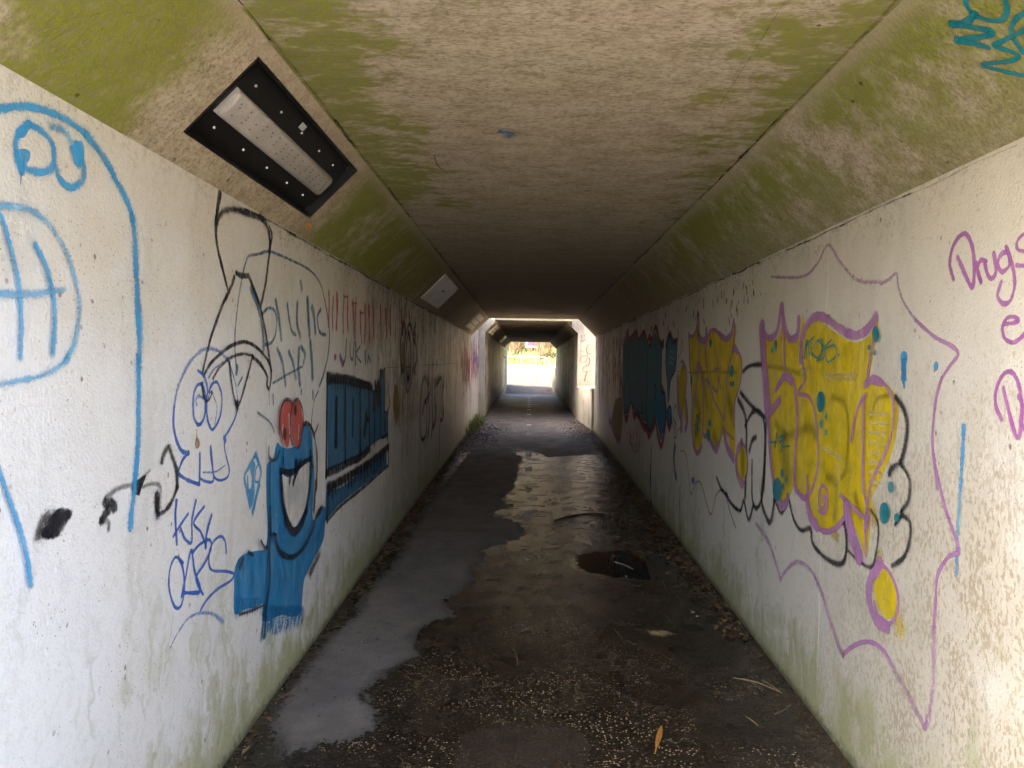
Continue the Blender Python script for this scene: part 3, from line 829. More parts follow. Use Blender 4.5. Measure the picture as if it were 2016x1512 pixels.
a.stroke(FB, [(1090, 250), (1120, 340), (1118, 450), (1100, 530), (1078, 490), (1085, 420), (1050, 340), (1000, 270), (940, 220)], 22, 'blk')
a.stroke(FB, [(940, 210), (860, 185), (770, 200), (690, 240), (600, 330), (540, 430)], 26, 'blks')
a.stroke(FB, [(705, 270), (720, 420), (745, 580), (785, 705), (830, 600), (870, 460), (905, 330), (935, 200)], 18, 'blk')
a.stroke(FB, [(782, 690), (784, 705)], 44, 'blk')
a.stroke(FB, [(782, 318), (770, 375)], 26, 'denim'); a.stroke(FB, [(830, 420), (785, 500)], 18, 'denim')
a.stroke(FB, [(435, 500), (445, 600), (475, 655), (515, 610), (525, 560)], 18, 'blk')
a.stroke(FB, [(1100, 540), (1100, 680)], 9, 'brown')
a.done()
a = Art("graffiti_skull", "blue marker skull with oval eyes and three big teeth", LW, near)
a.stroke(FB, [(690, 240), (620, 170), (530, 132), (440, 150), (340, 240), (260, 370), (190, 550), (160, 720)], 34, 'markl')
a.stroke(FB, [(160, 720), (155, 900), (190, 1060), (240, 1150), (305, 1168)], 32, 'mark', taper=(.8, 1.1))
a.stroke(FB, [(305, 1170), (250, 1230), (210, 1330), (212, 1380), (300, 1440), (410, 1480)], 30, 'mark')
a.stroke(FB, [(412, 1475), (415, 1320), (415, 1175)], 17, 'mark')
a.stroke(FB, [(415, 1420), (480, 1452), (548, 1445), (540, 1320), (520, 1180), (523, 1100), (540, 1250), (555, 1400), (620, 1440), (690, 1405), (707, 1330), (680, 1220), (660, 1120), (660, 1020)], 17, 'mark')
a.stroke(FB, [(660, 1020), (664, 1040)], 34, 'mark')
a.stroke(FB, [(660, 1010), (710, 930), (760, 830), (785, 740), (790, 650)], 14, 'mark')
a.stroke(FB, [(790, 650), (770, 500), (730, 350), (690, 230)], 15, 'markl')
a.stroke(FB, [(500, 420), (560, 330), (640, 270)], 22, 'markl')
a.stroke(FB, [(440, 480), (385, 498), (352, 580), (345, 700), (355, 820), (395, 888), (440, 850), (465, 760), (470, 650), (455, 540), (425, 482)], 22, 'mark')
a.stroke(FB, [(380, 690), (370, 640), (400, 605), (440, 620)], 26, 'markl')
a.stroke(FB, [(500, 560), (530, 490), (580, 465), (620, 560), (630, 660), (615, 790), (580, 880), (535, 938), (500, 880), (480, 780), (478, 660)], 20, 'mark')
a.stroke(FB, [(480, 660), (520, 560), (560, 640), (580, 720), (560, 880)], 12, 'markl')
a.stroke(FB, [(390, 350), (440, 390), (470, 450), (485, 560), (470, 640)], 20, 'mark')
a.fill(FB, [(365, 1005), (400, 1020), (412, 1060), (400, 1110), (370, 1130)], 'brown', 2, 1.5)
a.stroke(FB, [(375, 940), (380, 1010)], 8, 'brown')
a.stroke(FB, [(440, 1360), (560, 1355), (660, 1290)], 20, 'markl')
a.done()
a = Art("graffiti_tag", "two lines of blue marker letters under the skull", LW, near)
for pts in ([(110, 770), (105, 850), (112, 970)], [(165, 830), (130, 880), (95, 935)], [(200, 770), (182, 860), (180, 962), (150, 948), (130, 900)], [(238, 798), (190, 870), (222, 915), (245, 975)], [(272, 838), (250, 920), (245, 985)],
            [(140, 1060), (105, 1032), (78, 1090), (75, 1180), (100, 1262), (130, 1258), (146, 1180), (140, 1090), (120, 1040)], [(133, 1215), (150, 1130), (177, 1000), (192, 1090), (218, 1192), (140, 1197)], [(185, 1010), (220, 970), (262, 952), (270, 990), (240, 1060), (200, 1130), (232, 1205)],
            [(340, 1012), (335, 960), (315, 935), (280, 960), (260, 1020), (270, 1090), (340, 1098), (376, 1112), (360, 1142), (300, 1180), (250, 1230), (220, 1280)]):
    a.stroke(Z4, pts, 10.5, 'mark')
a.stroke(Z4, [(135, 1200), (218, 1192)], 14, 'mark')
a.stroke(Z4, [(80, 1450), (110, 1390), (160, 1320), (220, 1292), (280, 1297), (325, 1335)], 14, 'markl', taper=(.5, 1.4))
a.done()
a = Art("graffiti_bubble", "thin grey-blue speech bubble full of worn scribbled lettering", LW, near)
a.stroke(Z3, [(665, 700), (690, 600), (715, 545), (790, 530), (860, 510), (940, 535), (1040, 580), (1140, 630), (1210, 690), (1255, 770), (1280, 870)], 18, 'denim')
a.stroke(Z3, [(1280, 870), (1300, 980), (1316, 1120), (1305, 1280), (1270, 1430), (1240, 1512)], 10, 'denim')
a.stroke(Z3, [(625, 1420), (610, 1200), (620, 1020), (640, 850), (665, 700)], 11, 'denim')
a.stroke(Z3, [(730, 790), (770, 880), (800, 1000), (820, 1120), (825, 1240)], 20, 'denim')
# worn-out writing: strokes only, no longer readable
for pts in ([(820, 970), (860, 930), (905, 950), (922, 1030), (912, 1130), (880, 1190), (835, 1205)], [(915, 880), (935, 990), (955, 1160)], [(1000, 905), (1015, 1020), (1035, 1105), (1062, 1130)], [(1075, 900), (1072, 1040), (1095, 1140)], [(1150, 870), (1155, 980), (1165, 1130)], [(1185, 930), (1200, 1010), (1208, 1110)], [(1250, 940), (1222, 1000), (1240, 1110), (1285, 1130)], [(1100, 745), (1105, 785)],
            [(925, 1240), (960, 1330), (985, 1500)], [(1010, 1260), (1040, 1340), (1060, 1450)], [(1085, 1240), (1080, 1380), (1092, 1500)], [(1100, 1220), (1128, 1270), (1120, 1340)], [(1170, 1190), (1180, 1320), (1186, 1450)], [(890, 1490), (1000, 1425), (1110, 1365)]):
    a.stroke(Z3, pts, 19, 'denim')
a.stroke(FC, [(275, 210), (350, 265), (400, 310), (430, 370), (440, 410)], 18, 'denim')
a.stroke(FC, [(430, 40), (432, 130)], 14, 'denim')
a.stroke(FC, [(880, 0), (840, 90), (820, 220), (810, 330)], 9, 'denim'); a.stroke(FC, [(826, 10), (828, 65)], 16, 'denim'); a.stroke(FC, [(710, -10), (710, 25)], 12, 'denim')
a.done()
for i, (x, y0_, y1_) in enumerate([(1312, 810, 1060), (1345, 860, 1080), (1372, 830, 1080), (1425, 840, 1110), (1452, 870, 1100), (1490, 890, 1130), (1515, 860, 1180), (1545, 960, 1190), (1580, 920, 1180), (1610, 930, 1170), (1640, 890, 1140), (1695, 930, 1150), (1735, 950, 1140), (1770, 930, 1120), (1850, 960, 1080), (1910, 940, 1020)]):
    a = Art("graffiti_red_stroke", "worn red paint stroke high on the left wall" if i == 0 else None, LW, near)
    a.stroke(Z3, [(x, y0_), (x + random.uniform(-8, 8), (y0_ + y1_) / 2), (x + random.uniform(-10, 10), y1_)], random.uniform(9, 14), 'redw', .3)
    if i in (3, 5, 7): a.stroke(Z3, [(x, y0_ + 10), (x + 30, y0_ + 5)], 18, 'redw')
    a.done()
a = Art("graffiti_scrawl", "small dark blue scrawl and purple dabs above the lettered block", LW, near)
for pts in ([(1442, 1170), (1434, 1300), (1415, 1355)], [(1470, 1190), (1472, 1290), (1490, 1310), (1498, 1190)], [(1512, 1200), (1508, 1340)], [(1545, 1215), (1514, 1275), (1550, 1335)], [(1580, 1260), (1584, 1335)], [(1600, 1330), (1605, 1290), (1620, 1330)]): a.stroke(Z3, pts, 11, 'denim')
a.ell(Z3, 1357, 1297, 9, 26, 'purp'); a.stroke(Z3, [(1395, 1295), (1412, 1345)], 22, 'purp')
a.done()
a = Art("graffiti_diamond", "small sky-blue diamond with two letters", LW, near)
a.stroke(FC, [(265, 628), (200, 750), (155, 850), (180, 1000), (208, 1150)], 20, 'sky'); a.stroke(FC, [(265, 628), (298, 720), (316, 800), (300, 900), (270, 1050), (235, 1212)], 20, 'sky')
a.fill(FC, [(205, 760), (245, 690), (262, 740), (245, 860), (255, 1000), (225, 1150), (205, 1120), (195, 980), (215, 960), (225, 860)], 'sky', 2)
a.stroke(FC, [(180, 850), (190, 980), (215, 1050), (228, 1010)], 14, 'sky'); a.stroke(FC, [(290, 730), (262, 780), (256, 890), (285, 900)], 14, 'sky')
a.stroke(FC, [(300, 940), (262, 1060), (228, 1190)], 16, 'sky')
a.done()
a = Art("graffiti_creature", "blue creature with red oval eyes and a wide open white mouth", LW, near)
a.fill(Z4, [(578, 500), (600, 520), (640, 525), (672, 505), (685, 440), (700, 412), (725, 425), (740, 470), (745, 540), (752, 640), (748, 720), (745, 860), (780, 815), (802, 798), (802, 870), (795, 950), (760, 1020), (725, 1090), (705, 1140), (695, 1230), (690, 1290), (650, 1310), (600, 1300), (560, 1320), (512, 1330), (515, 1250), (480, 1265), (430, 1275), (380, 1298), (378, 1180), (380, 1095), (400, 1040), (435, 1015), (490, 1000), (525, 990), (535, 900), (530, 780), (528, 680), (532, 600), (560, 575)], 'body', 3)
for i in range(34):
    x = 510 + 185 * i / 33
    y1_ = 1400 - (x - 505) * .42 + random.uniform(-30, 22)
    a.stroke(Z4, [(x, 1270), (x + random.uniform(-3, 3), (1270 + y1_) / 2), (x - 6, y1_)], random.uniform(6, 12), 'bodyf', .2, 3)
for i in range(10):
    x = 384 + 12 * i
    a.stroke(Z4, [(x, 1230), (x - 2, 1300 - i * 3 + random.uniform(-8, 14))], 8, 'bodyf', .2, 3)
a.fill(FC, [(505, 830), (560, 855), (640, 825), (700, 760), (790, 695), (785, 850), (765, 1050), (722, 1200), (660, 1320), (620, 1350), (570, 1285), (530, 1150), (508, 1000)], 'white', 3)
a.stroke(FC, [(500, 800), (505, 950), (520, 1120), (555, 1290)], 30, 'blk', taper=(.7, 1.3))
a.stroke(FC, [(555, 1290), (600, 1375), (640, 1395), (700, 1330), (750, 1190)], 62, 'blk')
a.stroke(FC, [(750, 1190), (775, 1020), (790, 850), (792, 700)], 24, 'blk')
a.stroke(FC, [(495, 790), (580, 805), (650, 775), (720, 712), (800, 665)], 50, 'blk')
for pts, wd in (([(590, 820), (582, 890)], 30), ([(650, 720), (640, 820), (620, 905)], 30), ([(690, 700), (660, 800), (640, 850)], 24), ([(522, 660), (515, 740)], 12), ([(790, 600), (800, 700), (815, 765)], 16)): a.stroke(FC, pts, wd, 'blk', taper=(1, .5))
a.stroke(FC, [(705, 400), (712, 350), (740, 315), (780, 335), (820, 420), (845, 560), (855, 700), (852, 850), (850, 965)], 22, 'blk')
a.stroke(FC, [(828, 430), (850, 375), (862, 338)], 22, 'blk', taper=(1, .4))
a.stroke(FC, [(845, 900), (832, 1050), (822, 1180)], 18, 'blk')
a.stroke(Z4, [(775, 800), (752, 838), (735, 900), (700, 980), (655, 1025), (612, 1030), (575, 995), (560, 930)], 15, 'blk')
a.stroke(Z4, [(545, 960), (548, 920), (560, 930)], 8, 'blk')
a.stroke(Z4, [(527, 520), (530, 570), (560, 578), (577, 540)], 9, 'blks')
a.stroke(Z4, [(532, 800), (535, 900), (530, 1000), (530, 1150), (516, 1260), (506, 1400)], 8, 'blk')
a.stroke(Z4, [(522, 800), (525, 890)], 6, 'blkf'); a.stroke(Z4, [(532, 590), (530, 700), (533, 800)], 10, 'blkf')
for pts, wd in (([(490, 958), (505, 985), (520, 992)], 14), ([(428, 1008), (452, 1022)], 16), ([(402, 1040), (392, 1075)], 12), ([(385, 1298), (440, 1282), (500, 1255)], 13), ([(762, 1020), (738, 1072), (720, 1108)], 16), ([(750, 840), (778, 800)], 14)): a.stroke(Z4, pts, wd, 'blks')
a.fill(FC, [(540, 88), (580, 98), (594, 140), (580, 220), (573, 330), (573, 440), (558, 550), (530, 555), (490, 480), (475, 380), (475, 260), (495, 150)], 'red', 3)
a.fill(FC, [(600, 150), (640, 84), (675, 120), (695, 220), (705, 330), (690, 450), (660, 558), (620, 530), (590, 430), (582, 330), (590, 220)], 'red', 3)
a.stroke(FC, [(470, 420), (470, 260), (490, 150), (530, 85), (570, 85), (600, 130), (630, 85), (660, 85), (695, 170), (706, 280), (700, 400), (680, 510), (655, 565)], 17, 'blk')
a.stroke(FC, [(595, 140), (578, 260), (572, 360), (580, 470), (602, 540)], 15, 'blk')
a.ell(FC, 625, 187, 15, 56, 'blk'); a.ell(FC, 519, 420, 18, 62, 'blk')
for pts in ([(560, 230), (568, 420)], [(500, 330), (490, 420)], [(660, 340), (655, 470)], [(500, 480), (520, 540)]): a.stroke(FC, pts, 7, 'white', .4)
a.done()
a = Art("graffiti_block_letters", "dark blue block-letter panel with heavy black edges and a band below", LW, near)
a.fill(FD, [(105, 165), (260, 180), (380, 205), (480, 235), (502, 300), (528, 300), (568, 310), (570, 150), (606, 130), (606, 482), (630, 492), (632, 700), (580, 722), (520, 762), (470, 805), (390, 892), (260, 932), (110, 1012)], 'panel', 1)
a.fill(FD, [(95, 1200), (240, 1150), (380, 1040), (500, 950), (625, 840), (626, 965), (500, 1072), (350, 1192), (200, 1312), (85, 1452)], 'panel', 1)
a.stroke(FD, [(112, 195), (270, 208), (380, 238), (480, 268), (498, 290)], 74, 'blk')
a.stroke(FD, [(105, 165), (100, 600), (95, 1060)], 14, 'blk'); a.stroke(FD, [(98, 1030), (200, 990), (300, 935), (390, 895), (465, 825)], 64, 'blk')
for pts, wd in (([(262, 200), (262, 930)], 14), ([(395, 260), (393, 880)], 14), ([(470, 280), (476, 830)], 13), ([(522, 250), (521, 500), (516, 765)], 11), ([(571, 130), (569, 700)], 10), ([(609, 118), (607, 482)], 10), ([(632, 490), (632, 722)], 12), ([(183, 400), (178, 770)], 24), ([(332, 400), (326, 690)], 13), ([(445, 540), (430, 665)], 27), ([(455, 560), (470, 560)], 40), ([(572, 140), (606, 116)], 16), ([(603, 495), (632, 490)], 12), ([(602, 560), (606, 650)], 11), ([(580, 722), (632, 692)], 30), ([(545, 305), (550, 355)], 44), ([(520, 235), (528, 300)], 14), ([(545, 560), (540, 640)], 4), ([(507, 330), (505, 470)], 12)): a.stroke(FD, pts, wd, 'blk')
a.stroke(FD, [(548, 520), (545, 690)], 26, 'bright')
for i in range(16):
    x = 120 + 23 * i; a.stroke(FD, [(x, 215 + i * 2), (x + 2, 250 + i * 4 + random.uniform(0, 40))], 9, 'blkf', .3, 3)
a.stroke(FD, [(100, 1160), (200, 1105), (350, 1015), (480, 930), (560, 862), (630, 800)], 66, 'blk')
for i in range(18):
    x = 110 + 28 * i; y = 1175 - .63 * (x - 100); a.stroke(FD, [(x, y), (x, y + random.uniform(40, 95))], 12, 'blk', .3, 3)
a.stroke(FD, [(85, 1452), (200, 1322), (350, 1202), (480, 1092), (626, 962)], 24, 'blk'); a.stroke(FD, [(96, 1150), (88, 1450)], 13, 'blk'); a.stroke(FD, [(631, 780), (628, 965)], 10, 'blk')
a.done()
a = Art("graffiti_ochre_spot", "ochre spray oval next to the block-letter panel", LW, near)
a.fill(FD, [(708, 250), (725, 290), (737, 400), (735, 480), (722, 560), (712, 605), (702, 560), (684, 480), (682, 400), (692, 290)], 'ochre', 3)
a.stroke(FD, [(645, 250), (638, 330), (655, 420), (640, 470)], 9, 'denim')
a.done()
a = Art("graffiti_face", "black outline of a long-eared face with an oval muzzle", LW, near)
for pts in ([(150, 640), (140, 500), (150, 300), (170, 180), (190, 270)], [(195, 300), (230, 190), (265, 300), (270, 500), (258, 700), (215, 862), (185, 750), (180, 500), (195, 300)], [(220, 270), (202, 400), (195, 600), (215, 750), (240, 650), (245, 450), (222, 270)], [(290, 190), (272, 330), (298, 420), (300, 540), (275, 645)]): a.stroke(FE, pts, 13, 'blk')
a.stroke(FE, [(162, 440), (165, 600)], 40, 'ochre'); a.stroke(FE, [(202, 620), (240, 618)], 18, 'blk'); a.stroke(FE, [(215, 520), (218, 720)], 24, 'blkf')
for x, y in ((160, 250), (225, 300), (285, 300), (150, 630), (278, 640)): a.stroke(FE, [(x, y), (x + 2, y + 25)], 18, 'blk')
a.done()
a = Art("graffiti_script", "looping black script tag on the dirty part of the left wall", LW, near)
for pts in ([(410, 790), (385, 720), (360, 780), (340, 950), (335, 1130), (345, 1300), (365, 1340), (395, 1280), (405, 1130), (400, 1000), (385, 960), (360, 1080)], [(385, 960), (430, 880), (440, 800)], [(420, 740), (420, 900), (430, 1100), (412, 1310)], [(455, 740), (455, 1000), (462, 1150), (448, 1300)], [(490, 740), (480, 900), (492, 1100), (465, 1220)], [(520, 700), (500, 800), (540, 720), (556, 800), (545, 1000), (562, 1120), (540, 1150)], [(575, 700), (560, 900), (570, 1100)]): a.stroke(FE, pts, 12, 'blks')
a.stroke(FE, [(365, 602), (450, 596), (560, 590), (690, 578)], 7, 'crack'); a.stroke(FE, [(450, 585), (470, 600)], 16, 'crack')
a.stroke(FE, [(0, 622), (70, 620), (130, 618)], 6, 'crack'); a.stroke(FE, [(535, 1130), (528, 1250), (527, 1512)], 8, 'crack')
a.done()
a = Art("graffiti_streaks", "orange, red and violet spray streaks at the end of the left wall", LW, near)
for i in range(34):
    x = random.uniform(430, 540); y = random.uniform(470, 640); m = random.choice(['orange', 'orange', 'violet', 'redw', 'yels'])
    a.stroke(Z1, [(x, y), (x + random.uniform(-5, 5), y + 60), (x + random.uniform(-5, 5), y + random.uniform(80, 200))], random.uniform(7, 16), m, .3)
a.done("stuff")
a = Art("graffiti_streaks", "blue-violet and orange spray streaks on the shaft's flush wall", LW, shaft)
for i in range(46):
    x = random.uniform(528, 618); y = random.uniform(400, 640) + (x - 520) * .3; m = random.choice(['orange', 'violet', 'redw', 'markl', 'violet', 'yels'])
    a.stroke(Z1, [(x, y), (x + random.uniform(-5, 5), y + 60), (x + random.uniform(-5, 5), y + random.uniform(70, 170))], random.uniform(6, 12), m, .3)
a.done("stuff")

# --- right wall
a = Art("graffiti_purple_writing", "purple marker handwriting beginning with Drugs near the mouth", RW, near)
for pts in ([(448, 478), (430, 400), (445, 320), (480, 265), (512, 255), (540, 310), (552, 400), (548, 500), (535, 512), (500, 440), (470, 370)], [(560, 400), (572, 450), (586, 492)], [(568, 420), (585, 385), (612, 388)], [(605, 400), (622, 460), (645, 472), (662, 430), (650, 350)], [(722, 345), (690, 350), (670, 400), (692, 442), (730, 400), (712, 318)], [(720, 330), (745, 420), (755, 500), (735, 580), (700, 600), (670, 560), (688, 490)],
            [(850, 240), (800, 255), (768, 290), (770, 330), (815, 345), (835, 380), (810, 410), (765, 408)], [(702, 700), (770, 690), (765, 670), (722, 668), (695, 712), (705, 770), (745, 792), (790, 765), (812, 730)], [(690, 1175), (660, 1100), (665, 1020), (700, 950), (742, 940), (775, 1000), (790, 1100), (785, 1220), (765, 1262), (730, 1150), (700, 1020)], [(775, 1060), (800, 1120), (785, 1180), (810, 1230)], [(830, 700), (850, 760), (870, 700), (890, 770)], [(830, 1080), (850, 1160), (870, 1090)]):
    a.stroke(Z8, pts, 18, 'purp')
a.done()
a = Art("graffiti_cloud_line", "thin mauve zigzag cloud line drawn round the yellow lettering", RW, near)
a.stroke(Z8, [(90, 500), (130, 478), (165, 450), (175, 510), (200, 590), (260, 680)], 14, 'pinkf')
a.stroke(Z8, [(260, 680), (350, 760), (440, 810), (472, 850), (430, 910), (390, 970)], 18, 'pink')
a.stroke(Z8, [(390, 970), (365, 1060), (350, 1180), (345, 1280), (355, 1400), (370, 1512)], 14, 'pink')
a.stroke(FG, [(880, 0), (905, 120), (940, 260), (975, 360), (1005, 455), (1000, 475)], 16, 'pink')
a.stroke(FG, [(1000, 478), (960, 490), (920, 540), (895, 610), (890, 720), (880, 850)], 18, 'pink')
a.stroke(FG, [(880, 850), (880, 1000), (875, 1150), (860, 1260), (840, 1340), (820, 1310), (770, 1210), (700, 1080), (640, 970)], 22, 'pinkf')
a.stroke(FG, [(640, 970), (590, 925), (530, 918), (470, 945), (430, 980)], 22, 'pink')
a.stroke(FG, [(430, 980), (410, 940), (370, 820), (330, 690), (290, 590)], 18, 'pinkf')
a.stroke(FG, [(290, 590), (250, 540), (200, 520), (150, 560), (120, 605)], 19, 'pinkf'); a.stroke(FG, [(120, 605), (95, 520), (60, 420), (0, 330)], 14, 'pinkf')
a.stroke(PX, [(1735, 555), (1690, 552), (1655, 515), (1632, 482), (1610, 520), (1580, 545), (1520, 545)], 6, 'pinkf')
a.stroke(FF, [(0, 1000), (40, 1030), (70, 1280), (100, 1215), (140, 1220), (200, 1420), (240, 1290), (290, 1265), (330, 1400), (370, 1512)], 8, 'pinkf')
a.done()
a = Art("graffiti_black_bubbles", "black outlined bubble letters showing from behind the yellow lettering", RW, near)
for pts, wd in (([(50, 370), (80, 345), (140, 340)], 17), ([(40, 460), (90, 520), (145, 565)], 17), ([(30, 490), (55, 540), (65, 600), (65, 700), (60, 900)], 9), ([(60, 600), (90, 545), (120, 540), (140, 580), (146, 700), (140, 850), (125, 930), (105, 950), (90, 900), (90, 750)], 10), ([(78, 710), (90, 665), (106, 650)], 13), ([(150, 590), (140, 800), (130, 900), (140, 960), (165, 1012), (180, 960), (186, 900)], 10), ([(-20, 890), (0, 930), (40, 962), (55, 920), (75, 1000), (96, 940)], 10), ([(190, 920), (215, 972), (240, 930)], 11),
                ([(-60, 820), (-40, 870), (-15, 900)], 9), ([(250, 920), (270, 1000), (300, 1045), (340, 1040), (350, 1100), (400, 1160), (470, 1190), (495, 1130), (490, 1030), (480, 1010)], 14), ([(500, 1130), (540, 1170), (600, 1202), (625, 1120), (630, 1020), (600, 960)], 10), ([(705, 480), (740, 530), (755, 600), (745, 690), (725, 755), (690, 780), (678, 805)], 18), ([(725, 760), (765, 830), (760, 920), (730, 970), (765, 1010), (765, 1090), (740, 1160), (690, 1197)], 15), ([(705, 1020), (730, 985)], 15)):
    a.stroke(Z7, pts, wd, 'blks')
a.done()
a = Art("graffiti_yellow_letters", "big yellow bubble letters with mauve outline, swirl and the number 19", RW, near)
a.fill(Z7, [(138, 200), (155, 225), (190, 235), (214, 180), (220, 55), (232, 190), (255, 235), (290, 225), (304, 120), (318, 180), (370, 148), (430, 195), (520, 245), (590, 215), (628, 145), (604, 300), (588, 415), (640, 412), (692, 460), (712, 540), (702, 640), (675, 740), (625, 850), (594, 920), (592, 1020), (577, 1160), (548, 1085), (505, 990), (480, 1010), (430, 1052), (380, 1042), (345, 980), (325, 900), (290, 890), (275, 845), (258, 880), (222, 940), (190, 890), (172, 780), (165, 640), (152, 520), (142, 350)], 'yel', 3)
for pts in ([(430, 1050), (450, 1075)], [(600, 950), (612, 1000)]): a.stroke(Z7, pts, 30, 'yels')
for pts, wd in (([(160, 350), (230, 360), (310, 385)], 26), ([(600, 560), (620, 490), (680, 470)], 18), ([(190, 590), (240, 640), (330, 610), (360, 640)], 40), ([(430, 480), (480, 500), (500, 600), (490, 780), (470, 820)], 22), ([(410, 820), (450, 850), (440, 990)], 26), ([(220, 700), (240, 820)], 40), ([(530, 900), (550, 980)], 22)): a.stroke(Z7, pts, wd, 'olive')
for y in range(545, 840, 42): a.stroke(Z7, [(592, y), (630, y + 4), (672 - (y - 545) * .12, y + 8)], 16, 'yelp', .4)
for pts in ([(390, 385), (540, 380)], [(420, 400), (530, 400)], [(400, 700), (480, 745)], [(300, 365), (340, 360)]): a.stroke(Z7, pts, 16, 'yelp', .4)
for pts, wd in (([(135, 188), (140, 300), (150, 420), (160, 540)], 26), ([(160, 540), (165, 640), (175, 780), (195, 890), (225, 945), (245, 905)], 17), ([(140, 205), (170, 228), (200, 195), (216, 90)], 18), ([(222, 95), (232, 180), (255, 232), (286, 215), (292, 145)], 18), ([(222, 100), (228, 230), (231, 352)], 9), ([(300, 320), (305, 240), (330, 170), (370, 135), (420, 150)], 26), ([(420, 150), (470, 190), (530, 217), (580, 195), (622, 138)], 34), ([(300, 300), (320, 400), (290, 462), (340, 482), (365, 580), (375, 700), (370, 800), (340, 890), (310, 912), (280, 870)], 10), ([(195, 450), (230, 388), (262, 398), (275, 440), (286, 560), (280, 700), (275, 830), (285, 880)], 13), ([(205, 430), (235, 395), (262, 415)], 22), ([(160, 560), (190, 520), (212, 492)], 24), ([(580, 430), (620, 402), (665, 430), (697, 500), (692, 620), (662, 720), (612, 820), (592, 900), (580, 1000), (580, 1150)], 11), ([(580, 425), (610, 405), (645, 418)], 34), ([(580, 470), (545, 530), (518, 665)], 11), ([(573, 480), (570, 700), (570, 850), (582, 930), (590, 965)], 9), ([(330, 820), (332, 900), (338, 960), (370, 1030), (420, 1052), (470, 1020), (497, 965)], 15), ([(280, 870), (310, 905), (330, 910)], 24), ([(330, 930), (345, 990), (370, 1025)], 26),
                ([(397, 925), (400, 900), (410, 915), (405, 945), (385, 945), (380, 895), (396, 855), (416, 880), (417, 945), (402, 975), (380, 962)], 9), ([(475, 898), (540, 960), (592, 1005)], 17), ([(500, 950), (520, 1060), (552, 1155)], 34), ([(590, 990), (582, 1030)], 22), ([(600, 300), (585, 420)], 8), ([(627, 140), (604, 300)], 7)):
    a.stroke(Z7, pts, wd, 'pink')
for cx, cy_, rx, ry in ((195, 258, 7, 23), (184, 278, 5, 13), (390, 500, 17, 45), (412, 560, 6, 15), (393, 592, 7, 20), (414, 628, 6, 15), (205, 872, 20, 50), (226, 803, 8, 20), (243, 830, 5, 16), (230, 860, 5, 14), (628, 212, 15, 34), (600, 268, 7, 12), (624, 290, 7, 13), (694, 862, 13, 25), (665, 972, 20, 46), (720, 992, 12, 19)): a.ell(Z7, cx, cy_, rx, ry, 'teal')
for pts in ([(322, 312), (335, 240), (346, 302)], [(328, 262), (365, 222)], [(360, 275), (380, 238), (402, 270), (382, 312), (352, 290)], [(395, 230), (412, 300), (378, 325)], [(440, 235), (395, 285), (450, 258), (462, 300), (430, 330), (415, 318)], [(470, 298), (474, 302)], [(315, 308), (318, 312)]): a.stroke(Z7, pts, 6.5, 'teal')
for pts in ([(174, 672), (206, 671)], [(206, 636), (198, 690)], [(232, 640), (216, 655), (222, 672), (236, 650), (226, 710)], [(234, 690), (262, 688)]): a.stroke(Z7, pts, 6.5, 'teal')
a.done()
a = Art("graffiti_yellow_drop", "yellow oval with thick mauve ring low on the right wall", RW, near)
a.stroke(FG, [(612, 490), (612, 520)], 30, 'yels'); a.stroke(FG, [(700, 800), (712, 850)], 50, 'yels')
a.fill(FG, [(615, 550), (645, 545), (680, 610), (695, 700), (685, 780), (655, 802), (625, 780), (595, 720), (582, 650), (590, 590)], 'yel', 3)
a.stroke(FG, [(615, 528), (575, 590), (558, 660), (568, 740), (600, 810), (650, 845)], 40, 'pink'); a.stroke(FG, [(615, 528), (660, 570), (695, 650), (705, 730), (688, 800), (650, 828), (610, 800), (585, 720)], 14, 'pink')
a.done()
a = Art("graffiti_blue_dab", "sky-blue dab with drips to the right of the big yellow letters", RW, near)
a.ell(Z7, 735, 312, 15, 30, 'sky')
for x, y in ((727, 400), (733, 415), (738, 435), (744, 405)): a.stroke(Z7, [(x, 325), (x, y)], 7, 'sky')
a.done()
a = Art("graffiti_blue_dab", "small round sky-blue dab without drips", RW, near); a.ell(Z7, 872, 347, 10, 21, 'sky'); a.done()
a = Art("graffiti_blue_drip", "long thin sky-blue drip line crossing the mauve cloud line", RW, near)
a.stroke(Z8, [(498, 1210), (497, 1260), (492, 1400), (483, 1520)], 16, 'sky', taper=(1.3, .8)); a.stroke(FG, [(1022, -10), (1010, 200), (998, 400), (992, 580)], 14, 'skyl')
a.done()
a = Art("graffiti_yellow_letters", "smaller shaded yellow bubble letters with mauve outline, deeper in", RW, near)
a.fill(Z6, [(742, 372), (765, 402), (798, 350), (814, 195), (822, 380), (868, 425), (885, 370), (930, 345), (990, 395), (1050, 405), (1098, 295), (1085, 470), (1120, 500), (1142, 580), (1130, 720), (1092, 870), (1088, 1000), (1082, 1275), (1012, 1100), (970, 1192), (920, 1172), (890, 1110), (870, 1125), (852, 1080), (840, 1200), (810, 1255), (780, 1200), (765, 1050), (770, 850), (756, 640)], 'yel', 3)
a.fill(Z6, [(700, 590), (725, 640), (727, 740), (712, 900), (690, 985), (670, 920), (664, 760), (680, 640)], 'yel', 3); a.fill(Z6, [(725, 850), (736, 1000), (720, 1042), (711, 960)], 'yel', 2)
for pts, wd in (([(760, 660), (900, 650), (1100, 655)], 22), ([(790, 850), (820, 960), (800, 1100)], 40), ([(1040, 850), (1060, 950)], 40), ([(930, 1120), (950, 1180)], 40), ([(850, 700), (880, 900)], 26)): a.stroke(Z6, pts, wd, 'olive')
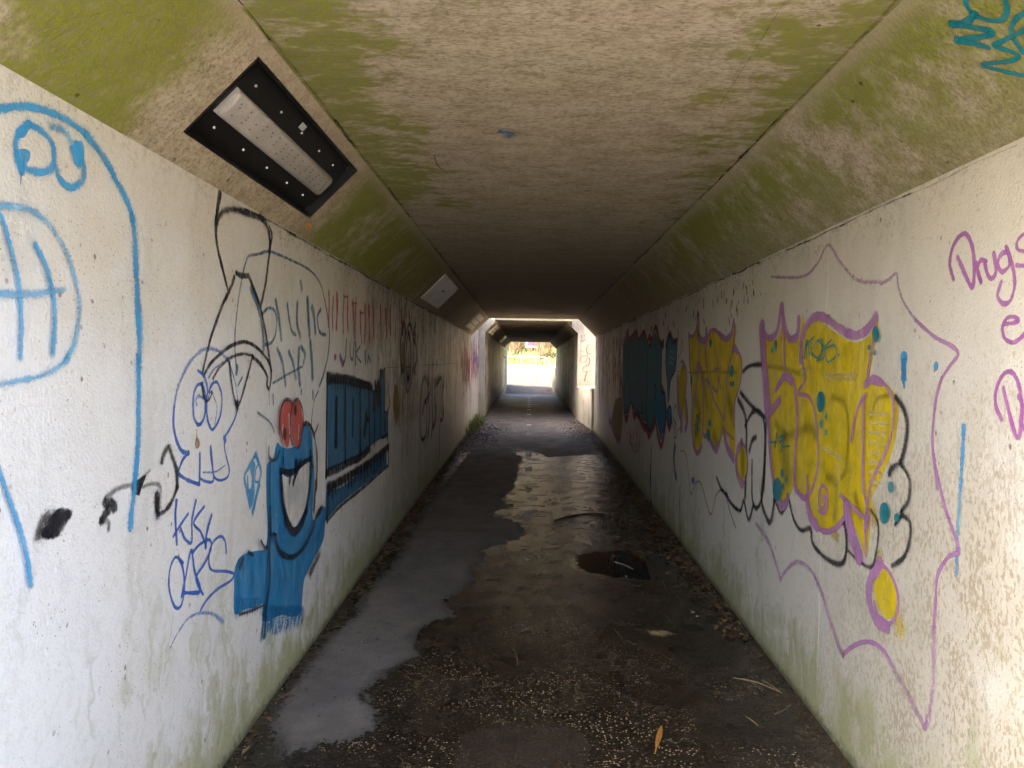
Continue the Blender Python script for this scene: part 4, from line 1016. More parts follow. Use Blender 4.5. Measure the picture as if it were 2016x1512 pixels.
for pts, wd in (([(744, 370), (752, 600), (770, 850), (766, 1050), (780, 1200), (810, 1258), (840, 1200)], 12), ([(745, 380), (775, 385), (800, 330), (812, 210)], 14), ([(815, 390), (850, 420), (872, 400), (875, 340)], 30), ([(885, 400), (900, 355), (935, 338), (975, 370)], 22), ([(975, 370), (1020, 405), (1060, 370), (1080, 280)], 30), ([(885, 390), (870, 500), (882, 640), (890, 760)], 10), ([(820, 230), (822, 500), (825, 620)], 8), ([(800, 660), (815, 590), (838, 640), (852, 760), (855, 900), (850, 1080), (865, 1130), (890, 1105)], 14), ([(790, 880), (800, 780), (820, 600)], 10), ([(1090, 300), (1070, 500), (1035, 660), (1025, 800), (1010, 1000)], 8), ([(1090, 480), (1125, 520), (1142, 600), (1128, 740), (1090, 880), (1080, 1050)], 10), ([(1080, 490), (1092, 470), (1108, 500)], 26), ([(870, 710), (900, 730), (930, 850), (980, 950), (1005, 1040), (970, 1190)], 9), ([(895, 1120), (920, 1190), (950, 1230), (970, 1190)], 30), ([(1010, 1090), (1030, 1200), (1080, 1300)], 26), ([(1010, 1080), (1080, 1150)], 12), ([(940, 470), (965, 600), (930, 640), (990, 620)], 9), ([(925, 760), (960, 800), (970, 690), (985, 770)], 9),
                ([(690, 580), (705, 575), (728, 640), (730, 740), (715, 900)], 9), ([(665, 700), (668, 900), (690, 1000), (690, 1070)], 18), ([(722, 850), (738, 1000), (722, 1080)], 14)):
    a.stroke(Z6, pts, wd, 'pink')
a.ell(Z6, 1147, 1330, 38, 125, 'yel'); a.stroke(Z6, [(1145, 1175), (1110, 1250), (1105, 1360), (1125, 1450), (1150, 1485)], 28, 'pink'); a.stroke(Z6, [(1145, 1175), (1178, 1230), (1188, 1350), (1175, 1450), (1150, 1490)], 11, 'pink'); a.stroke(Z6, [(1150, 1260), (1152, 1400)], 30, 'olive')
for cx, cy_, rx, ry in ((1070, 645, 14, 46), (1080, 740, 9, 24), (1062, 740, 6, 20), (912, 440, 8, 28), (768, 715, 8, 40), (895, 1120, 12, 50), (905, 1030, 12, 28)): a.ell(Z6, cx, cy_, rx, ry, 'teal')
for pts in ([(780, 1050), (805, 1045)], [(808, 985), (800, 1110)], [(822, 1000), (818, 1060)], [(815, 1085), (835, 1082)]): a.stroke(Z6, pts, 8, 'teal')
a.done()
a = Art("graffiti_teal_letters", "dark teal spiky letters and exclamation mark with maroon edges, deep in", RW, near)
for pts in ([(150, 330), (195, 175), (212, 260), (285, 185), (312, 275), (365, 185), (402, 300)], [(405, 290), (430, 230), (455, 265), (490, 130), (530, 270), (565, 320), (575, 280)], [(600, 330), (640, 190), (680, 270), (725, 270)]): a.stroke(FH, pts, 30, 'maroon')
for pts, wd in (([(160, 1020), (180, 1090), (200, 1030)], 44), ([(245, 960), (262, 1080), (290, 1040), (320, 1090), (370, 1190), (410, 1200)], 50), ([(405, 1200), (425, 1270), (470, 1170), (495, 1120), (520, 1260), (550, 1370), (585, 1230), (600, 1050)], 44), ([(620, 1120), (640, 1190), (660, 1120)], 40), ([(520, 790), (560, 770), (590, 850), (605, 1000)], 30)): a.stroke(FH, pts, wd, 'maroon')
a.fill(FH, [(150, 320), (195, 195), (212, 285), (285, 205), (312, 295), (365, 205), (402, 320), (460, 290), (490, 175), (530, 300), (562, 330), (556, 740), (592, 830), (602, 1050), (562, 1330), (515, 1210), (482, 1110), (450, 1222), (420, 1210), (392, 1160), (340, 1112), (280, 1022), (232, 930), (202, 1022), (162, 1042), (145, 900)], 'tealb', 1)
a.fill(FH, [(480, 900), (530, 812), (580, 832), (594, 1000), (580, 1200), (556, 1318), (522, 1200), (482, 1088)], 'bright', 3)
a.fill(FH, [(608, 340), (640, 215), (678, 295), (722, 285), (708, 560), (655, 700), (632, 930), (618, 700), (602, 500)], 'tealb', 2); a.ell(FH, 640, 1070, 26, 105, 'bright')
for pts, wd in (([(150, 320), (145, 600), (150, 900), (160, 1042), (200, 1025), (230, 925)], 12), ([(212, 290), (205, 600), (215, 900)], 8), ([(400, 320), (410, 700), (395, 1000), (405, 1150)], 9), ([(232, 930), (280, 1025), (340, 1112), (392, 1160), (420, 1215), (450, 1222), (482, 1110), (515, 1210), (556, 1330), (585, 1200), (600, 1030), (590, 840), (555, 780), (556, 330)], 14), ([(350, 780), (360, 900), (340, 1050), (300, 1010)], 10), ([(480, 740), (500, 800), (480, 920), (482, 1090)], 12), ([(608, 340), (640, 210), (680, 300), (722, 285), (708, 560), (655, 700), (632, 930), (618, 700), (602, 500), (608, 340)], 12), ([(640, 965), (612, 1050), (622, 1150), (645, 1175), (666, 1100), (660, 990), (640, 965)], 11)): a.stroke(FH, pts, wd, 'navy')
for pts in ([(500, 1110), (530, 1250), (552, 1345), (575, 1260)], [(160, 1050), (180, 1065), (200, 1045)], [(330, 1060), (360, 1130), (400, 1150)], [(650, 380), (680, 400)], [(640, 440), (690, 470)], [(645, 500), (685, 530)]): a.stroke(FH, pts, 7, 'white', .3)
for pts in ([(712, 955), (695, 1010), (690, 1100), (715, 1190), (700, 1330), (690, 1512)], [(715, 960), (718, 1100), (690, 1290), (720, 1300)], [(720, 1300), (740, 1220), (765, 1210)], [(670, 1130), (695, 1200)]): a.stroke(FH, pts, 8, 'denim')
a.stroke(PX, [(1331, 880), (1328, 900), (1330, 925), (1333, 940)], 4, 'denim'); a.ell(FF, 88, 1195, 9, 24, 'mark')
a.done()
a = Art("graffiti_ochre_shard", "worn ochre and purple pointed shape at the deep end of the right wall", RW, near)
a.fill(FH, [(60, 900), (130, 870), (135, 1100), (102, 1335), (50, 1210), (20, 1120)], 'ochre', 1)
a.stroke(FH, [(0, 1110), (40, 1220), (100, 1340), (130, 1180), (136, 950)], 26, 'violet')
a.done()
a = Art("graffiti_streaks", "red and ochre worn streaks at the deep end of the right wall", RW, near)
for i in range(40):
    x = random.uniform(5, 150); y = random.uniform(210, 800); a.stroke(FH, [(x, y), (x + 2, y + 60), (x - 2, y + random.uniform(70, 200))], random.uniform(6, 13), random.choice(['redw', 'redw', 'ochre', 'violet']), .3)
for i in range(14):
    x = random.uniform(180, 330); y = random.uniform(1180, 1400); a.stroke(FH, [(x, y), (x + random.uniform(-10, 10), y + 40), (x + random.uniform(-8, 8), y + 90)], 7, random.choice(['redw', 'crack', 'crack']), .3)
a.done("stuff")
a = Art("wall_cracks", "dark hairline cracks and formwork line on the right wall", RW, near)
a.stroke(FH, [(690, 598), (750, 606), (870, 612)], 8, 'crack'); a.stroke(FH, [(730, 480), (745, 430), (790, 340), (780, 300)], 5, 'crack')
a.stroke(PX, [(1283, 880), (1281, 930), (1282, 980), (1284, 1015)], 3, 'crack', .5); a.stroke(PX, [(1339, 960), (1339, 1010), (1340, 1085)], 1.6, 'crack')
for i in range(60):
    x = random.uniform(1180, 1500); y = 640 - (x - 1180) * .36 + random.uniform(0, 70) + 20
    a.stroke(PX, [(x, y), (x + random.uniform(-3, 3), y + random.uniform(5, 14))], random.uniform(1, 2.2), 'crack', .5, 3)
a.done("stuff")
a = Art("graffiti_teal_tag", "teal zigzag tag sprayed on the right haunch near the mouth", ('h', 'R'), near)
for pts, wd in (([(1245, -40), (1215, 10), (1250, 70), (1320, 110), (1420, 120), (1462, 60), (1440, -30)], 30), ([(1270, 80), (1220, 128), (1130, 142)], 50), ([(1135, 142), (1250, 160), (1372, 185), (1330, 212), (1165, 235)], 36), ([(1165, 240), (1260, 255), (1350, 280)], 32), ([(1620, 40), (1560, 75), (1500, 130), (1492, 205), (1560, 310)], 30), ([(1600, 160), (1450, 235), (1382, 268), (1480, 300), (1532, 332), (1480, 360), (1312, 382), (1440, 420), (1600, 455)], 26)): a.stroke(R7, pts, wd, 'teal')
a.done()
a = Art("hairline_crack", "hairline crack running along the ceiling near its right edge", ('c', 0), near)
a.stroke(PX, [(1552, -10), (1500, 75), (1440, 170), (1395, 240)], 2.0, 'hair', .6); a.stroke(PX, [(855, 305), (862, 325), (880, 340)], 2, 'crack', .6)
a.done("stuff")
def grime_line(surf, label, fn, y0, y1, parent):
    a = Art("grime_line", label, surf, parent); rr = random.Random(len(label)); y = y0
    while y < y1:
        L_ = rr.uniform(.25, .9)
        a.stroke(PX, [fn(y + L_ * k / 3, rr.uniform(-.006, .006)) for k in range(4)], 1, rr.choice(['crack', 'crack', 'hair', 'blkf']), .6, 4, metres=rr.uniform(.006, .022))
        y += L_ * rr.uniform(.7, 1.0)
    a.done("stuff")
grime_line(LW, "dark grime line under the left haunch", lambda y, r: (XL, y, ZW - .014 + r), 3.2, 15.8, near)
grime_line(RW, "dark grime line under the right haunch", lambda y, r: (XR, y, ZW - .014 + r), 2.2, 15.8, near)
grime_line(('c', 0), "dark grime line along the ceiling's left edge", lambda y, r: (XL + CH + .014 + r, y, ZC), 2.0, 15.8, near)
grime_line(('c', 0), "dark grime line along the ceiling's right-hand edge", lambda y, r: (XR - CH - .014 + r, y, ZC), 2.0, 15.8, near)
a = Art("blue_smudge", "blue paint smudge on the ceiling", ('c', 0), near)
a.fill(PX, [(978, 258), (990, 252), (1008, 254), (1014, 262), (1000, 270), (984, 268)], 'denim', 2, 2)
a.done()
a = Art("graffiti_red_rings", "red ring doodles on the pale pier above the ledge", ('y', YB - .066), shaft)
for pts, wd in (([(1780, 735), (1725, 770), (1720, 820), (1770, 845), (1840, 830), (1860, 780), (1830, 740), (1780, 735)], 13), ([(1790, 850), (1770, 920), (1748, 1000)], 30), ([(1830, 600), (1845, 650), (1825, 720)], 22), ([(1770, 550), (1700, 570), (1672, 630), (1690, 675), (1760, 660), (1800, 600)], 10), ([(1840, 350), (1800, 380), (1785, 440), (1800, 500), (1850, 520)], 14), ([(1810, 520), (1800, 570), (1840, 600)], 12)): a.stroke(Q2, pts, wd, 'redw')
for pts in ([(1680, 300), (1700, 270), (1720, 310)], [(1730, 290), (1745, 260), (1770, 290)], [(1690, 190), (1692, 220)], [(1745, 175), (1748, 205)], [(1660, 480), (1700, 460), (1740, 480)]): a.stroke(Q2, pts, 9, 'denim')
a.done("stuff")

# ================================================================== lamps and cover plates on the left haunch
def hb(P, s0, s1, t0, t1, d0, d1, bm=None):
    """box in haunch coordinates"""
    bm = bm or bmesh.new()
    v = [bm.verts.new(P(s, t, d)) for d in (d0, d1) for s, t in ((s0, t0), (s1, t0), (s1, t1), (s0, t1))]
    for f in ((0, 1, 2, 3), (4, 5, 6, 7), (0, 1, 5, 4), (1, 2, 6, 5), (2, 3, 7, 6), (3, 0, 4, 7)): bm.faces.new([v[i] for i in f])
    bmesh.ops.recalc_face_normals(bm, faces=bm.faces[:])
    return bm
def lens_material():
    g = G("prismatic_lens"); g.pos()
    # fine prism pattern in the plastic
    v = g.vor(150); n = g.noise(12, 3, .6)
    c = g.mix(g.ramp(n, .3, .7), (.46, .42, .38), (.36, .33, .30))
    c = g.mix(g.mul(g.ramp(v, .45, .7), .3), c, (.25, .22, .2))
    g.bsdf(c, .35, normal=g.bump(v, .5, .004))
    return g.m
M_LENS = lens_material()
M_LED = simple_material("led_chip", (.16, .14, .13), .5)
lamp = empty("ceiling_lamp", HL(3.17, .28), "black recessed lamp with long clear lens, switched off, in the left haunch", "lamp")
fr_ = bmesh.new()
e = .002
lip = .012
for s0, s1, t0, t1 in ((LS0 + e, LS1 - e, LT0 + e, LT0 + lip), (LS0 + e, LS1 - e, LT1 - lip, LT1 - e), (LS0 + e, LS0 + lip, LT0 + lip + .0005, LT1 - lip - .0005), (LS1 - lip, LS1 - e, LT0 + lip + .0005, LT1 - lip - .0005)):
    hb(HL, s0, s1, t0, t1, -.066, .003, fr_)
obj("frame", fr_, M_BLACK, lamp)
obj("tray", hb(HL, LS0 + lip + .001, LS1 - lip - .001, LT0 + lip + .001, LT1 - lip - .001, -.066, -.045), M_BLACK, lamp)
pl = obj("gear_plate", hb(HL, LS0 + .075, LS1 - .035, .150, .405, -.0445, -.028), M_BLACK, lamp)
def lens_mesh():
    bm = bmesh.new(); prof = [(.218, -.0275), (.219, -.012), (.226, -.002), (.238, .003), (.275, .004), (.312, .003), (.324, -.002), (.331, -.012), (.332, -.0275)]
    rows = []
    for s, k in ((2.55, 0), (2.552, .8), (2.565, 1), (3.738, 1), (3.750, .8), (3.752, 0)):
        rows.append([bm.verts.new(HL(s, .275 + (t - .275) * (.97 if k == 0 else 1), -.0275 + (d + .0275) * k)) for t, d in prof])
    for a_, b_ in zip(rows, rows[1:]):
        for i in range(len(prof) - 1): bm.faces.new((a_[i], a_[i + 1], b_[i + 1], b_[i]))
    bmesh.ops.recalc_face_normals(bm, faces=bm.faces[:])
    return bm
ln_ = obj("lens", lens_mesh(), M_LENS, lamp, True)
led_me = bmesh.new(); hb(lambda s, t, d: Vector((0, 0, 0)) + Vector(((t + d) * S2, s, (t - d) * S2)), -.005, .005, -.003, .003, -.001, .0012, led_me)
lm = bpy.data.meshes.new("led"); led_me.to_mesh(lm); led_me.free(); lm.materials.append(M_LED)
for i in range(15):
    for t in (.250, .267, .284, .301):
        if random.random() < .12: continue
        o = bpy.data.objects.new("led", lm); col.objects.link(o); o.parent = ln_
        o.matrix_world = Matrix.Translation(HL(2.60 + i * .078 + random.uniform(-.012, .012), t + random.uniform(-.003, .003), .0036))
bm = bmesh.new(); bmesh.ops.create_icosphere(bm, subdivisions=1, radius=.0062); sm = bpy.data.meshes.new("screw"); bm.to_mesh(sm); bm.free(); sm.materials.append(M_SCREW)
for s in (2.63, 2.90, 3.16, 3.42, 3.66):
    for t in (.176, .378):
        o = bpy.data.objects.new("screw", sm); col.objects.link(o); o.parent = pl; o.matrix_world = Matrix.Translation(HL(s, t, -.026))
obj("rating_label", hb(HL, 3.10, 3.155, .385, .412, -.0278, -.0262), M_LABEL, lamp)
st_ = tag(obj("sticker", hb(HL, 3.93, 3.985, .055, .085, .0006, .0016), M_STICK), "small orange sticker beside the lower end of the black lamp", "sticker")
bm = bmesh.new()
for i in range(4): hb(HL, 3.938 + i * .009, 3.942 + i * .009, .062, .066 + .004 * (i % 3), .0018, .0022, bm)
obj("print", bm, M_INK, st_)

cp = empty("cover_plate", HL(8.75, .25), "white sheet-metal cover plate with a dark slot, blanking a lamp niche", "cover plate")
pm = obj("plate", hb(HL, 8.02, 9.48, .075, .43, .002, .012), M_WHITEP, cp)
obj("fold", hb(HL, 8.02, 9.48, .325, .33, .0125, .017), M_WHITEP, cp)
obj("slot", hb(HL, 8.62, 8.86, .275, .288, .0122, .0136), M_DARK, cp)
for s in (8.02, 9.42):
    for t in (.09, .405): obj("notch", hb(HL, s, s + .05, t, t + .012, .0122, .0134), M_DARK, cp)
def louvre_lamp(P, s0, s1, t0, t1, label, broken):
    L_ = empty("wall_lamp", P((s0 + s1) / 2, (t0 + t1) / 2), label, "lamp")
    obj("housing", hb(P, s0, s1, t0, t1, .001, .02), M_CREAM, L_)
    n = 3 if broken else 2
    for i in range(n):
        a_, b_ = t0 + (t1 - t0) * i / n, t0 + (t1 - t0) * (i + 1) / n
        s_end = s1 - .02 if not (broken and i == 1) else s1 - .25
        obj("diffuser_panel", hb(P, s0 + .02, s_end, a_ + .008, b_ - .008, .0205, .034), M_CREAM, L_)
        if i: obj("divider", hb(P, s0 + .02, s1 - .02, a_ - .004, a_ + .004, .0205, .027), M_DARK, L_)
louvre_lamp(HL, 13.35, 14.75, .08, .42, "cream lamp with broken cover, the last one before the shaft", True)
louvre_lamp(FHL, 19.1, 20.5, .05, .33, "cream lamp with cracked cover, the first one past the shaft", True)
louvre_lamp(FHL, 25.4, 26.8, .05, .33, "plain cream lamp halfway down the far underpass", False)
louvre_lamp(FHL, 31.6, 33.0, .05, .33, "plain cream lamp by the far mouth of the underpass", False)

# ================================================================== outside the far mouth
def ribbon_wall(pts, zb, zt, th, side):
    """wall following a plan polyline, bottom and top height lists"""
    bm = bmesh.new(); rows = []
    for i, p in enumerate(pts):
        t = (pts[min(i + 1, len(pts) - 1)] - pts[max(i - 1, 0)]).normalized(); n = Vector((t.y, -t.x, 0)) * side
        q_ = p + n * th
        rows.append([bm.verts.new((p.x, p.y, zb[i])), bm.verts.new((p.x, p.y, zt[i])), bm.verts.new((q_.x, q_.y, zt[i])), bm.verts.new((q_.x, q_.y, zb[i]))])
    for a_, b_ in zip(rows, rows[1:]):
        for k in range(4): bm.faces.new((a_[k], b_[k], b_[(k + 1) % 4], a_[(k + 1) % 4]))
    bm.faces.new(rows[0]); bm.faces.new(rows[-1][::-1])
    bmesh.ops.recalc_face_normals(bm, faces=bm.faces[:])
    return bm
M_RET = concrete_material("streaked_concrete", (.24, .205, .14), (.13, .11, .07), algae=.4)
rw = empty("retaining_wall", (1.14, 33.3, .5), "low pale concrete retaining wall curving left along the ramp outside", "wall")
n_ = len(REs)
step = 12
for i in range(1, n_ - 1, step):
    j = min(i + step, n_ - 1)
    seg = [REs[k].copy() for k in range(i, j + 1)]
    obj("wall_section", ribbon_wall(seg, [zp_s(ss[k]) - .3 for k in range(i, j + 1)], [ztop_s(ss[k]) for k in range(i, j + 1)], .26, 1), M_RET, rw)
wing = empty("wing_wall", (-1.07, 33.3, .5), "tall concrete wing wall on the left outside the far mouth", "wall")
obj("wall_section", ribbon_wall([Vector((FL, 33.304, 0)), Vector((-1.075, 36, 0)), Vector((-1.09, 38.0, 0))], [.2] * 3, [2.95, 2.85, 2.75], .3, -1), M_OUT, wing)
a = Art("black_mark", None, ('x', FL), wing); 
a.stroke(Q2, [(300, 460), (305, 505)], 18, 'blk'); a.stroke(Q2, [(285, 540), (298, 570), (315, 590)], 18, 'blk'); a.done()

# railing on the retaining wall
rail = empty("railing", (.9, 43, 1.8), "grey tubular steel railing along the top of the curving retaining wall", "railing")
def wall_mid(k):
    t = (REs[min(k + 1, n_ - 1)] - REs[max(k - 1, 0)]).normalized(); n = Vector((t.y, -t.x, 0))
    return REs[k] + n * .13
ks = [k for k in range(n_) if ss[k] > 8.6]
top_pts = []
for k in ks:
    p = wall_mid(k); rise = .45 * min(1, ((ss[k] - 8.6) / 3.0)) ** .6 if ss[k] > 8.6 else 0
    top_pts.append(Vector((p.x, p.y, ztop_s(ss[k]) + .03 + rise)))
p0 = wall_mid(ks[0]); top_pts[0] = Vector((p0.x, p0.y, ztop_s(ss[ks[0]]) - .01)); 
obj("top_rail", tube(top_pts, .028, 8), M_STEEL, rail, True)
last = -9
for p, k in zip(top_pts[3:], ks[3:]):
    if ss[k] - last > 1.5:
        last = ss[k]; obj("post", tube([Vector((p.x, p.y, ztop_s(ss[k]) - .02)), p], .022, 6), M_STEEL, rail, True)

# sign on its post
M_SIGNW = simple_material("sign_white", (.8, .8, .8), .45)
M_SIGNP = simple_material("sign_violet", (.22, .13, .24), .45)
def ground_at(x, y):
    P = Vector((x, y, 0)); k = min(range(n_), key=lambda i: (P - LEs[i].lerp(REs[i], .5)).length)
    ax = (REs[k] - LEs[k]).normalized(); t = (P - LEs[k]).dot(ax); wd = (REs[k] - LEs[k]).length
    return ztop_s(ss[k]) - .08 + .34 * (t - wd - .2)
sg = empty("sign", (.35, 50.5, ground_at(.35, 50.5)), "small white-framed sign with a violet panel on a thin post behind the railing", "sign")
zs = ground_at(.35, 50.5)
obj("post", tube([(.35, 50.5, zs - .3), (.35, 50.5, 3.95)], .035, 8), M_STEEL, sg, True)
bd = obj("board", box(.35 - .62, .35 + .40, 50.42, 50.46, 3.02, 3.66), M_SIGNW, sg)
obj("panel", box(.35 - .50, .35 + .28, 50.412, 50.419, 3.14, 3.62), M_SIGNP, bd)

# bare red-brown shrubs behind the wall
M_TWIG = simple_material("red_brown_twigs", (.25, .15, .075), .8, 0, .5, 3)
M_STRAW = simple_material("straw_grass", (.34, .28, .10), .8, 0, .4, 5)
M_GREENB = simple_material("fresh_grass", (.21, .25, .06), .7, 0, .4, 7)
def shrub(x, y, h, n, label, seed, mat=M_TWIG):
    rnd = random.Random(seed); z = ground_at(x, y)
    e_ = empty("bare_shrub", (x, y, z), label, "shrub", "bare shrubs behind the railing")
    bm = bmesh.new()
    for i in range(n):
        r = 1.1 * math.sqrt(rnd.random()); th = rnd.uniform(0, 6.28); bx, by = x + .35 * r * math.cos(th), y + .35 * r * math.sin(th)
        lx, ly = math.cos(th) * r * .7 + rnd.uniform(-.2, .2), math.sin(th) * r * .7 + rnd.uniform(-.2, .2); hh = h * rnd.uniform(.6, 1)
        pts = [Vector((bx, by, z - .05)), Vector((bx + lx * .3, by + ly * .3, z + hh * .4)), Vector((bx + lx * .7, by + ly * .7, z + hh * .75)), Vector((bx + lx + rnd.uniform(-.1, .1), by + ly, z + hh))]
        tube(pts, rnd.uniform(.010, .018), 3, bm, .004)
        for k in range(4):
            b0 = pts[1].lerp(pts[3], rnd.random()); d = Vector((rnd.uniform(-.4, .4), rnd.uniform(-.4, .4), rnd.uniform(.2, .55)))
            tube([b0, b0 + d * .6, b0 + d + Vector((0, 0, .1))], .008, 3, bm, .003)
    obj("stems", bm, mat, e_)
for i, (x, y, h) in enumerate([(.9, 48.6, 2.4), (2.1, 47.0, 2.3), (2.2, 50.5, 2.8), (.2, 51.2, 2.6), (-.9, 51.6, 1.7), (3.6, 52, 3.0), (1.2, 53.5, 3.0), (-.4, 55, 2.8), (3.2, 56, 3.2), (2.9, 44.5, 2.2), (-2.2, 53.2, 1.3), (4.6, 49, 3.0)]):
    shrub(x, y, h, 95, "bare red-brown twiggy shrub in the thicket behind the railing", 100 + i)

# grass tufts on the bank and straw at the railing foot
def blades(name, pts, h, mat, seed, width=.006, lean=.5):
    rnd = random.Random(seed); bm = bmesh.new()
    for p in pts:
        hh = h * rnd.uniform(.5, 1.15); a_ = rnd.uniform(0, 6.28); l = lean * hh * rnd.uniform(.2, 1)
        d = Vector((math.cos(a_), math.sin(a_), 0)); w_ = Vector((-d.y, d.x, 0)) * width * rnd.uniform(.6, 1.3)
        p = Vector(p); q0, q1, q2 = p, p + d * l * .35 + Vector((0, 0, hh * .6)), p + d * l + Vector((0, 0, hh * rnd.uniform(.7, 1)))
        v = [bm.verts.new(q0 - w_), bm.verts.new(q0 + w_), bm.verts.new(q1 + w_ * .7), bm.verts.new(q1 - w_ * .7), bm.verts.new(q2)]
        bm.faces.new(v[:4]); bm.faces.new((v[3], v[2], v[4]))
    return bm
rnd = random.Random(5)
pts = []
for i in range(9000):
    x, y = rnd.uniform(-9, 3), rnd.uniform(46, 66); P = Vector((x, y, 0))
    k = min(range(n_), key=lambda i: (P - REs[i]).length)
    ax = (REs[k] - LEs[k]).normalized()
    if (P - REs[k]).dot(ax) > .35: pts.append((x, y, ground_at(x, y)))
tag(obj("bank_grass", blades("bank_grass", pts[:6000], .32, M_GREENB, 6, .03), M_GREENB), "fresh yellow-green grass on the bank behind the railing", "grass", kind="stuff")

# ================================================================== litter in the underpass
M_LEAF = [simple_material("dead_leaf_brown", (.16, .085, .04), .7, 0, .4, 30), simple_material("dead_leaf_tan", (.30, .19, .09), .7, 0, .4, 30), simple_material("dead_leaf_dark", (.05, .03, .02), .5, 0, .4, 30)]
def leaf_into(bm, p, size, rnd):
    a_ = rnd.uniform(0, 6.28); d = Vector((math.cos(a_), math.sin(a_), rnd.uniform(-.05, .3))) * size; s_ = Vector((-math.sin(a_), math.cos(a_), rnd.uniform(-.3, .3))) * size * rnd.uniform(.3, .5)
    c = Vector(p) + Vector((0, 0, .004)); up = Vector((0, 0, size * .22))
    v = [bm.verts.new(c - d), bm.verts.new(c - d * .2 + s_ + up), bm.verts.new(c + d * .95 + up * .6), bm.verts.new(c - d * .1 - s_ + up), bm.verts.new(c)]
    f1 = bm.faces.new((v[0], v[4], v[2], v[1])); f2 = bm.faces.new((v[0], v[3], v[2], v[4]))
    mi = rnd.choice((0, 0, 1, 2)); f1.material_index = mi; f2.material_index = mi
rnd = random.Random(21); bm = bmesh.new()
for i in range(8000):
    r = rnd.random()
    if r < .25: y = rnd.uniform(5, 15.5); x = XL + .02 + abs(rnd.gauss(0, .05))
    elif r < .50: y = rnd.uniform(4.5, 15.5); x = XR - .02 - abs(rnd.gauss(0, .09))
    elif r < .66: y = rnd.gauss(15.0, 1.1); x = XL + .02 + abs(rnd.gauss(0, .32))
    elif r < .82: y = rnd.gauss(16.2, 1.5); x = XR - .02 - abs(rnd.gauss(0, .28))
    elif r < .90: y = rnd.uniform(6.2, 10.5); x = XR - .03 - abs(rnd.gauss(0, .25))
    else: y = rnd.uniform(33.6, 38); x = rnd.choice((FL + .04 + abs(rnd.gauss(0, .3)), FR - .05 - abs(rnd.gauss(0, .3))))
    if y > 18.2 and y < 33.4: continue
    z = floor_z(y) if y < 33.3 else .56 + .06 * max(0, y - 34.5)
    leaf_into(bm, (x, y, z + .003), rnd.uniform(.012, .036), rnd)
for i in range(2600):
    y = rnd.uniform(2.6, 8); x = XL + .012 + abs(rnd.gauss(0, .045)) if rnd.random() < .5 else XR - .012 - abs(rnd.gauss(0, .07))
    leaf_into(bm, (x, y, floor_z(y) + .003), rnd.uniform(.004, .012), rnd)
for i in range(260):
    y = rnd.uniform(2.8, 9); x = rnd.uniform(XL + .1, XR - .05)
    leaf_into(bm, (x, y, floor_z(y) + .003), rnd.uniform(.003, .010), rnd)
o = tag(obj("leaf_litter", bm, M_LEAF), "brown leaf litter drifted along the foot of both walls", "leaves", kind="stuff")
# single leaves close to the mouth
def single_leaf(x, y, size, label, grp, seed):
    r_ = random.Random(seed); bm = bmesh.new(); z = floor_z(y)
    leaf_into(bm, (0, 0, .004), size, r_)
    o = obj("dead_leaf", bm, M_LEAF); o.location = (x, y, z + .004); tag(o, label, "leaf", grp)
rnd = random.Random(8)
for i in range(26):
    y = rnd.uniform(2.9, 6.5); single_leaf(XL + .03 + abs(rnd.gauss(0, .035)), y, rnd.uniform(.016, .034), "curled dry leaf lying along the foot of the left wall", "leaves along the left wall", 300 + i)
for i in range(22):
    y = rnd.uniform(3.0, 6.5); single_leaf(XR - .03 - abs(rnd.gauss(0, .05)), y, rnd.uniform(.014, .028), "small brown leaf lying along the foot of the right wall", "leaves along the right wall", 400 + i)

M_REED = simple_material("orange_reed", (.42, .17, .03), .6, 0, .4, 20)
M_STR = simple_material("dry_straw", (.40, .28, .13), .7, 0, .4, 40)
M_SCRAP = simple_material("white_scrap", (.72, .70, .66), .6, 0, .15, 60)
M_TW = simple_material("dark_twig", (.035, .025, .018), .8)
p = on_floor(1290, 1482)
bm = bmesh.new()
q0 = p + Vector((0, 0, .002)); prof = [(0, .003), (.03, .004), (.06, .010), (.095, .013), (.13, .010), (.16, .002)]; dirn = Vector((.28, .75, .35)).normalized(); sd = Vector((.8, -.2, .1)).normalized()
rows = []
for d, w_ in prof:
    c = q0 + dirn * d * .9; rows.append((bm.verts.new(c - sd * w_), bm.verts.new(c + Vector((0, 0, -.002))), bm.verts.new(c + sd * w_)))
for a_, b_ in zip(rows, rows[1:]):
    bm.faces.new((a_[0], a_[1], b_[1], b_[0])); bm.faces.new((a_[1], a_[2], b_[2], b_[1]))
tag(obj("reed_leaf", bm, M_REED), "orange-brown pointed leaf sticking up from the wet gravelly asphalt", "leaf")
rnd = random.Random(3); c = on_floor(1298, 1250); bm = bmesh.new()
for i in range(46):
    a_ = rnd.uniform(0, 6.28); l = rnd.uniform(.02, .06); o_ = Vector((rnd.gauss(0, .03), rnd.gauss(0, .02), rnd.uniform(.004, .016)))
    d = Vector((math.cos(a_) * l, math.sin(a_) * l * .7, rnd.uniform(-.004, .008))); tube([c + o_ - d, c + o_ + Vector((0, 0, .004)), c + o_ + d], .0012, 3, bm)
tag(obj("straw_tangle", bm, M_STR), "small tangle of dry straw in the middle of the wet path", "straw")
def straw(pxs, r, mat, name, label, cat, group=None):
    pts = [on_floor(*q_) + Vector((0, 0, .004 + .003 * (i % 2))) for i, q_ in enumerate(pxs)]
    tag(obj(name, tube(catmull(pts, 4), r, 4), mat), label, cat, group)
straw([(1207, 1238), (1215, 1247), (1225, 1258)], .0022, M_STR, "straw", "short pale straw next to the straw tangle", "straw")
straw([(1008, 1277), (1016, 1290), (1020, 1310)], .0028, M_STR, "straw", "bent tan straw beside the worn centre dash", "straw")
straw([(1444, 1336), (1490, 1346), (1540, 1366)], .0026, M_STR, "twig", "long tan twig against the foot of the right wall", "twig")
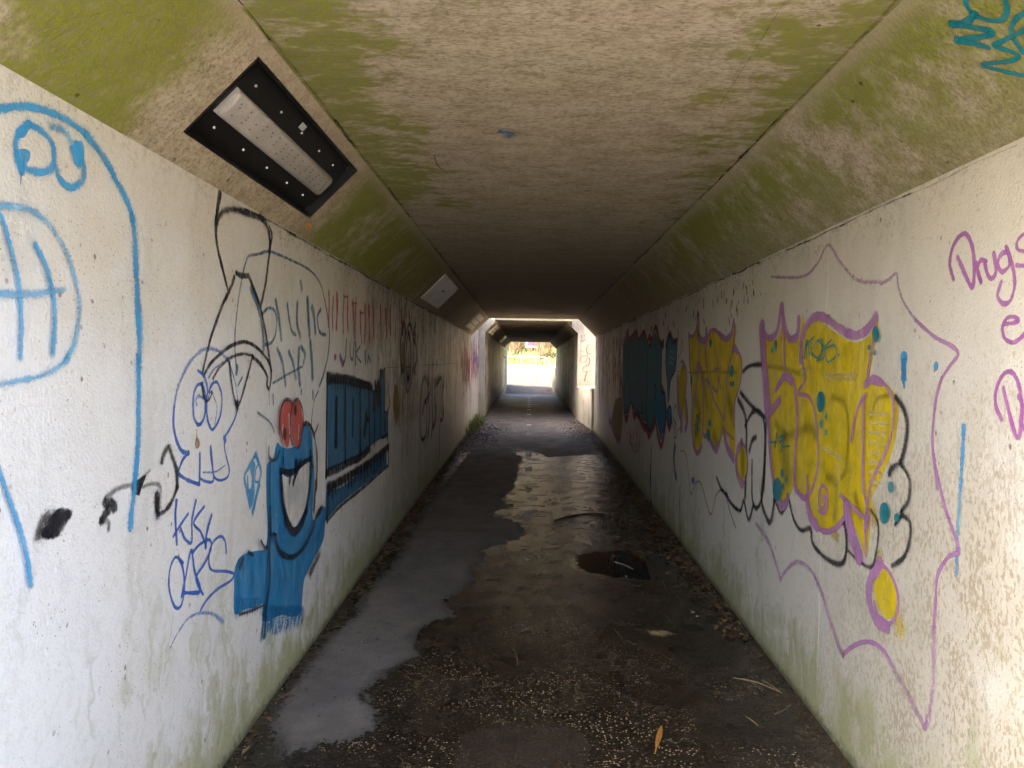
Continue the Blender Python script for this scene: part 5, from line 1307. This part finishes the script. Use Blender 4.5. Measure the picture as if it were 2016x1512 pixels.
straw([(1500, 1340), (1515, 1350), (1535, 1362)], .0020, M_STR, "twig", "short forked tan twig lying on the long one", "twig")
straw([(1525, 1408), (1540, 1402), (1550, 1396)], .0020, M_STR, "straw", "thin straw below the twigs by the right wall", "straw")
straw([(1468, 1412), (1480, 1421), (1492, 1430)], .0026, M_STR, "straw", "pale straw lying on the brown silt by the right wall", "straw")
straw([(1210, 1107), (1228, 1113), (1246, 1121)], .0022, M_SCRAP, "twig", "pale twig lying in the dark puddle", "twig")
straw([(1304, 1145), (1308, 1153), (1312, 1163)], .0018, M_STR, "straw", "thin straw at the right edge of the dark puddle", "straw")
straw([(1090, 1026), (1120, 1018), (1150, 1013), (1190, 1013)], .008, M_TW, "branch", "dark curved branch across the path before the small puddle", "branch")
straw([(740, 1105), (775, 1085), (800, 1077)], .003, M_STR, "twig", "thin tan twig lying at the foot of the left wall", "twig")
def scrap(px, py, sx, sy, label, name="paper_scrap"):
    p = on_floor(px, py); bm = bmesh.new(); r_ = random.Random(px)
    ring = [bm.verts.new(p + Vector((sx * math.cos(a_) * r_.uniform(.6, 1.1), sy * math.sin(a_) * r_.uniform(.6, 1.1), .006 + r_.uniform(0, .006)))) for a_ in [i * 6.283 / 7 for i in range(7)]]
    c = bm.verts.new(p + Vector((0, 0, .012)))
    for i in range(7): bm.faces.new((ring[i], ring[(i + 1) % 7], c))
    tag(obj(name, bm, M_SCRAP), label, "litter")
scrap(1233, 1137, .007, .032, "white feather-like sliver at the near rim of the dark puddle", "feather")
scrap(1364, 1208, .014, .010, "white paper flake nearer the right wall than the straw tangle")
scrap(1372, 1216, .010, .008, "smaller white flake beside the paper flake by the right wall")
scrap(1265, 1170, .012, .006, "white crumb just below the dark puddle")
scrap(712, 1266, .005, .006, "tiny white crumb on the dry grey asphalt by the left wall")

# grass tuft where light falls in by the left wall
rnd = random.Random(9); pts = []
for i in range(520):
    y = rnd.gauss(16.4, .75); x = XL + .01 + abs(rnd.gauss(0, .10)); pts.append((x, y, floor_z(y)))
tag(obj("grass_tuft", blades("grass_tuft", pts, .24, M_GREENB, 10, .006, .8), M_GREENB), "bright green grass tuft growing at the foot of the left wall under the shaft", "grass", kind="stuff")
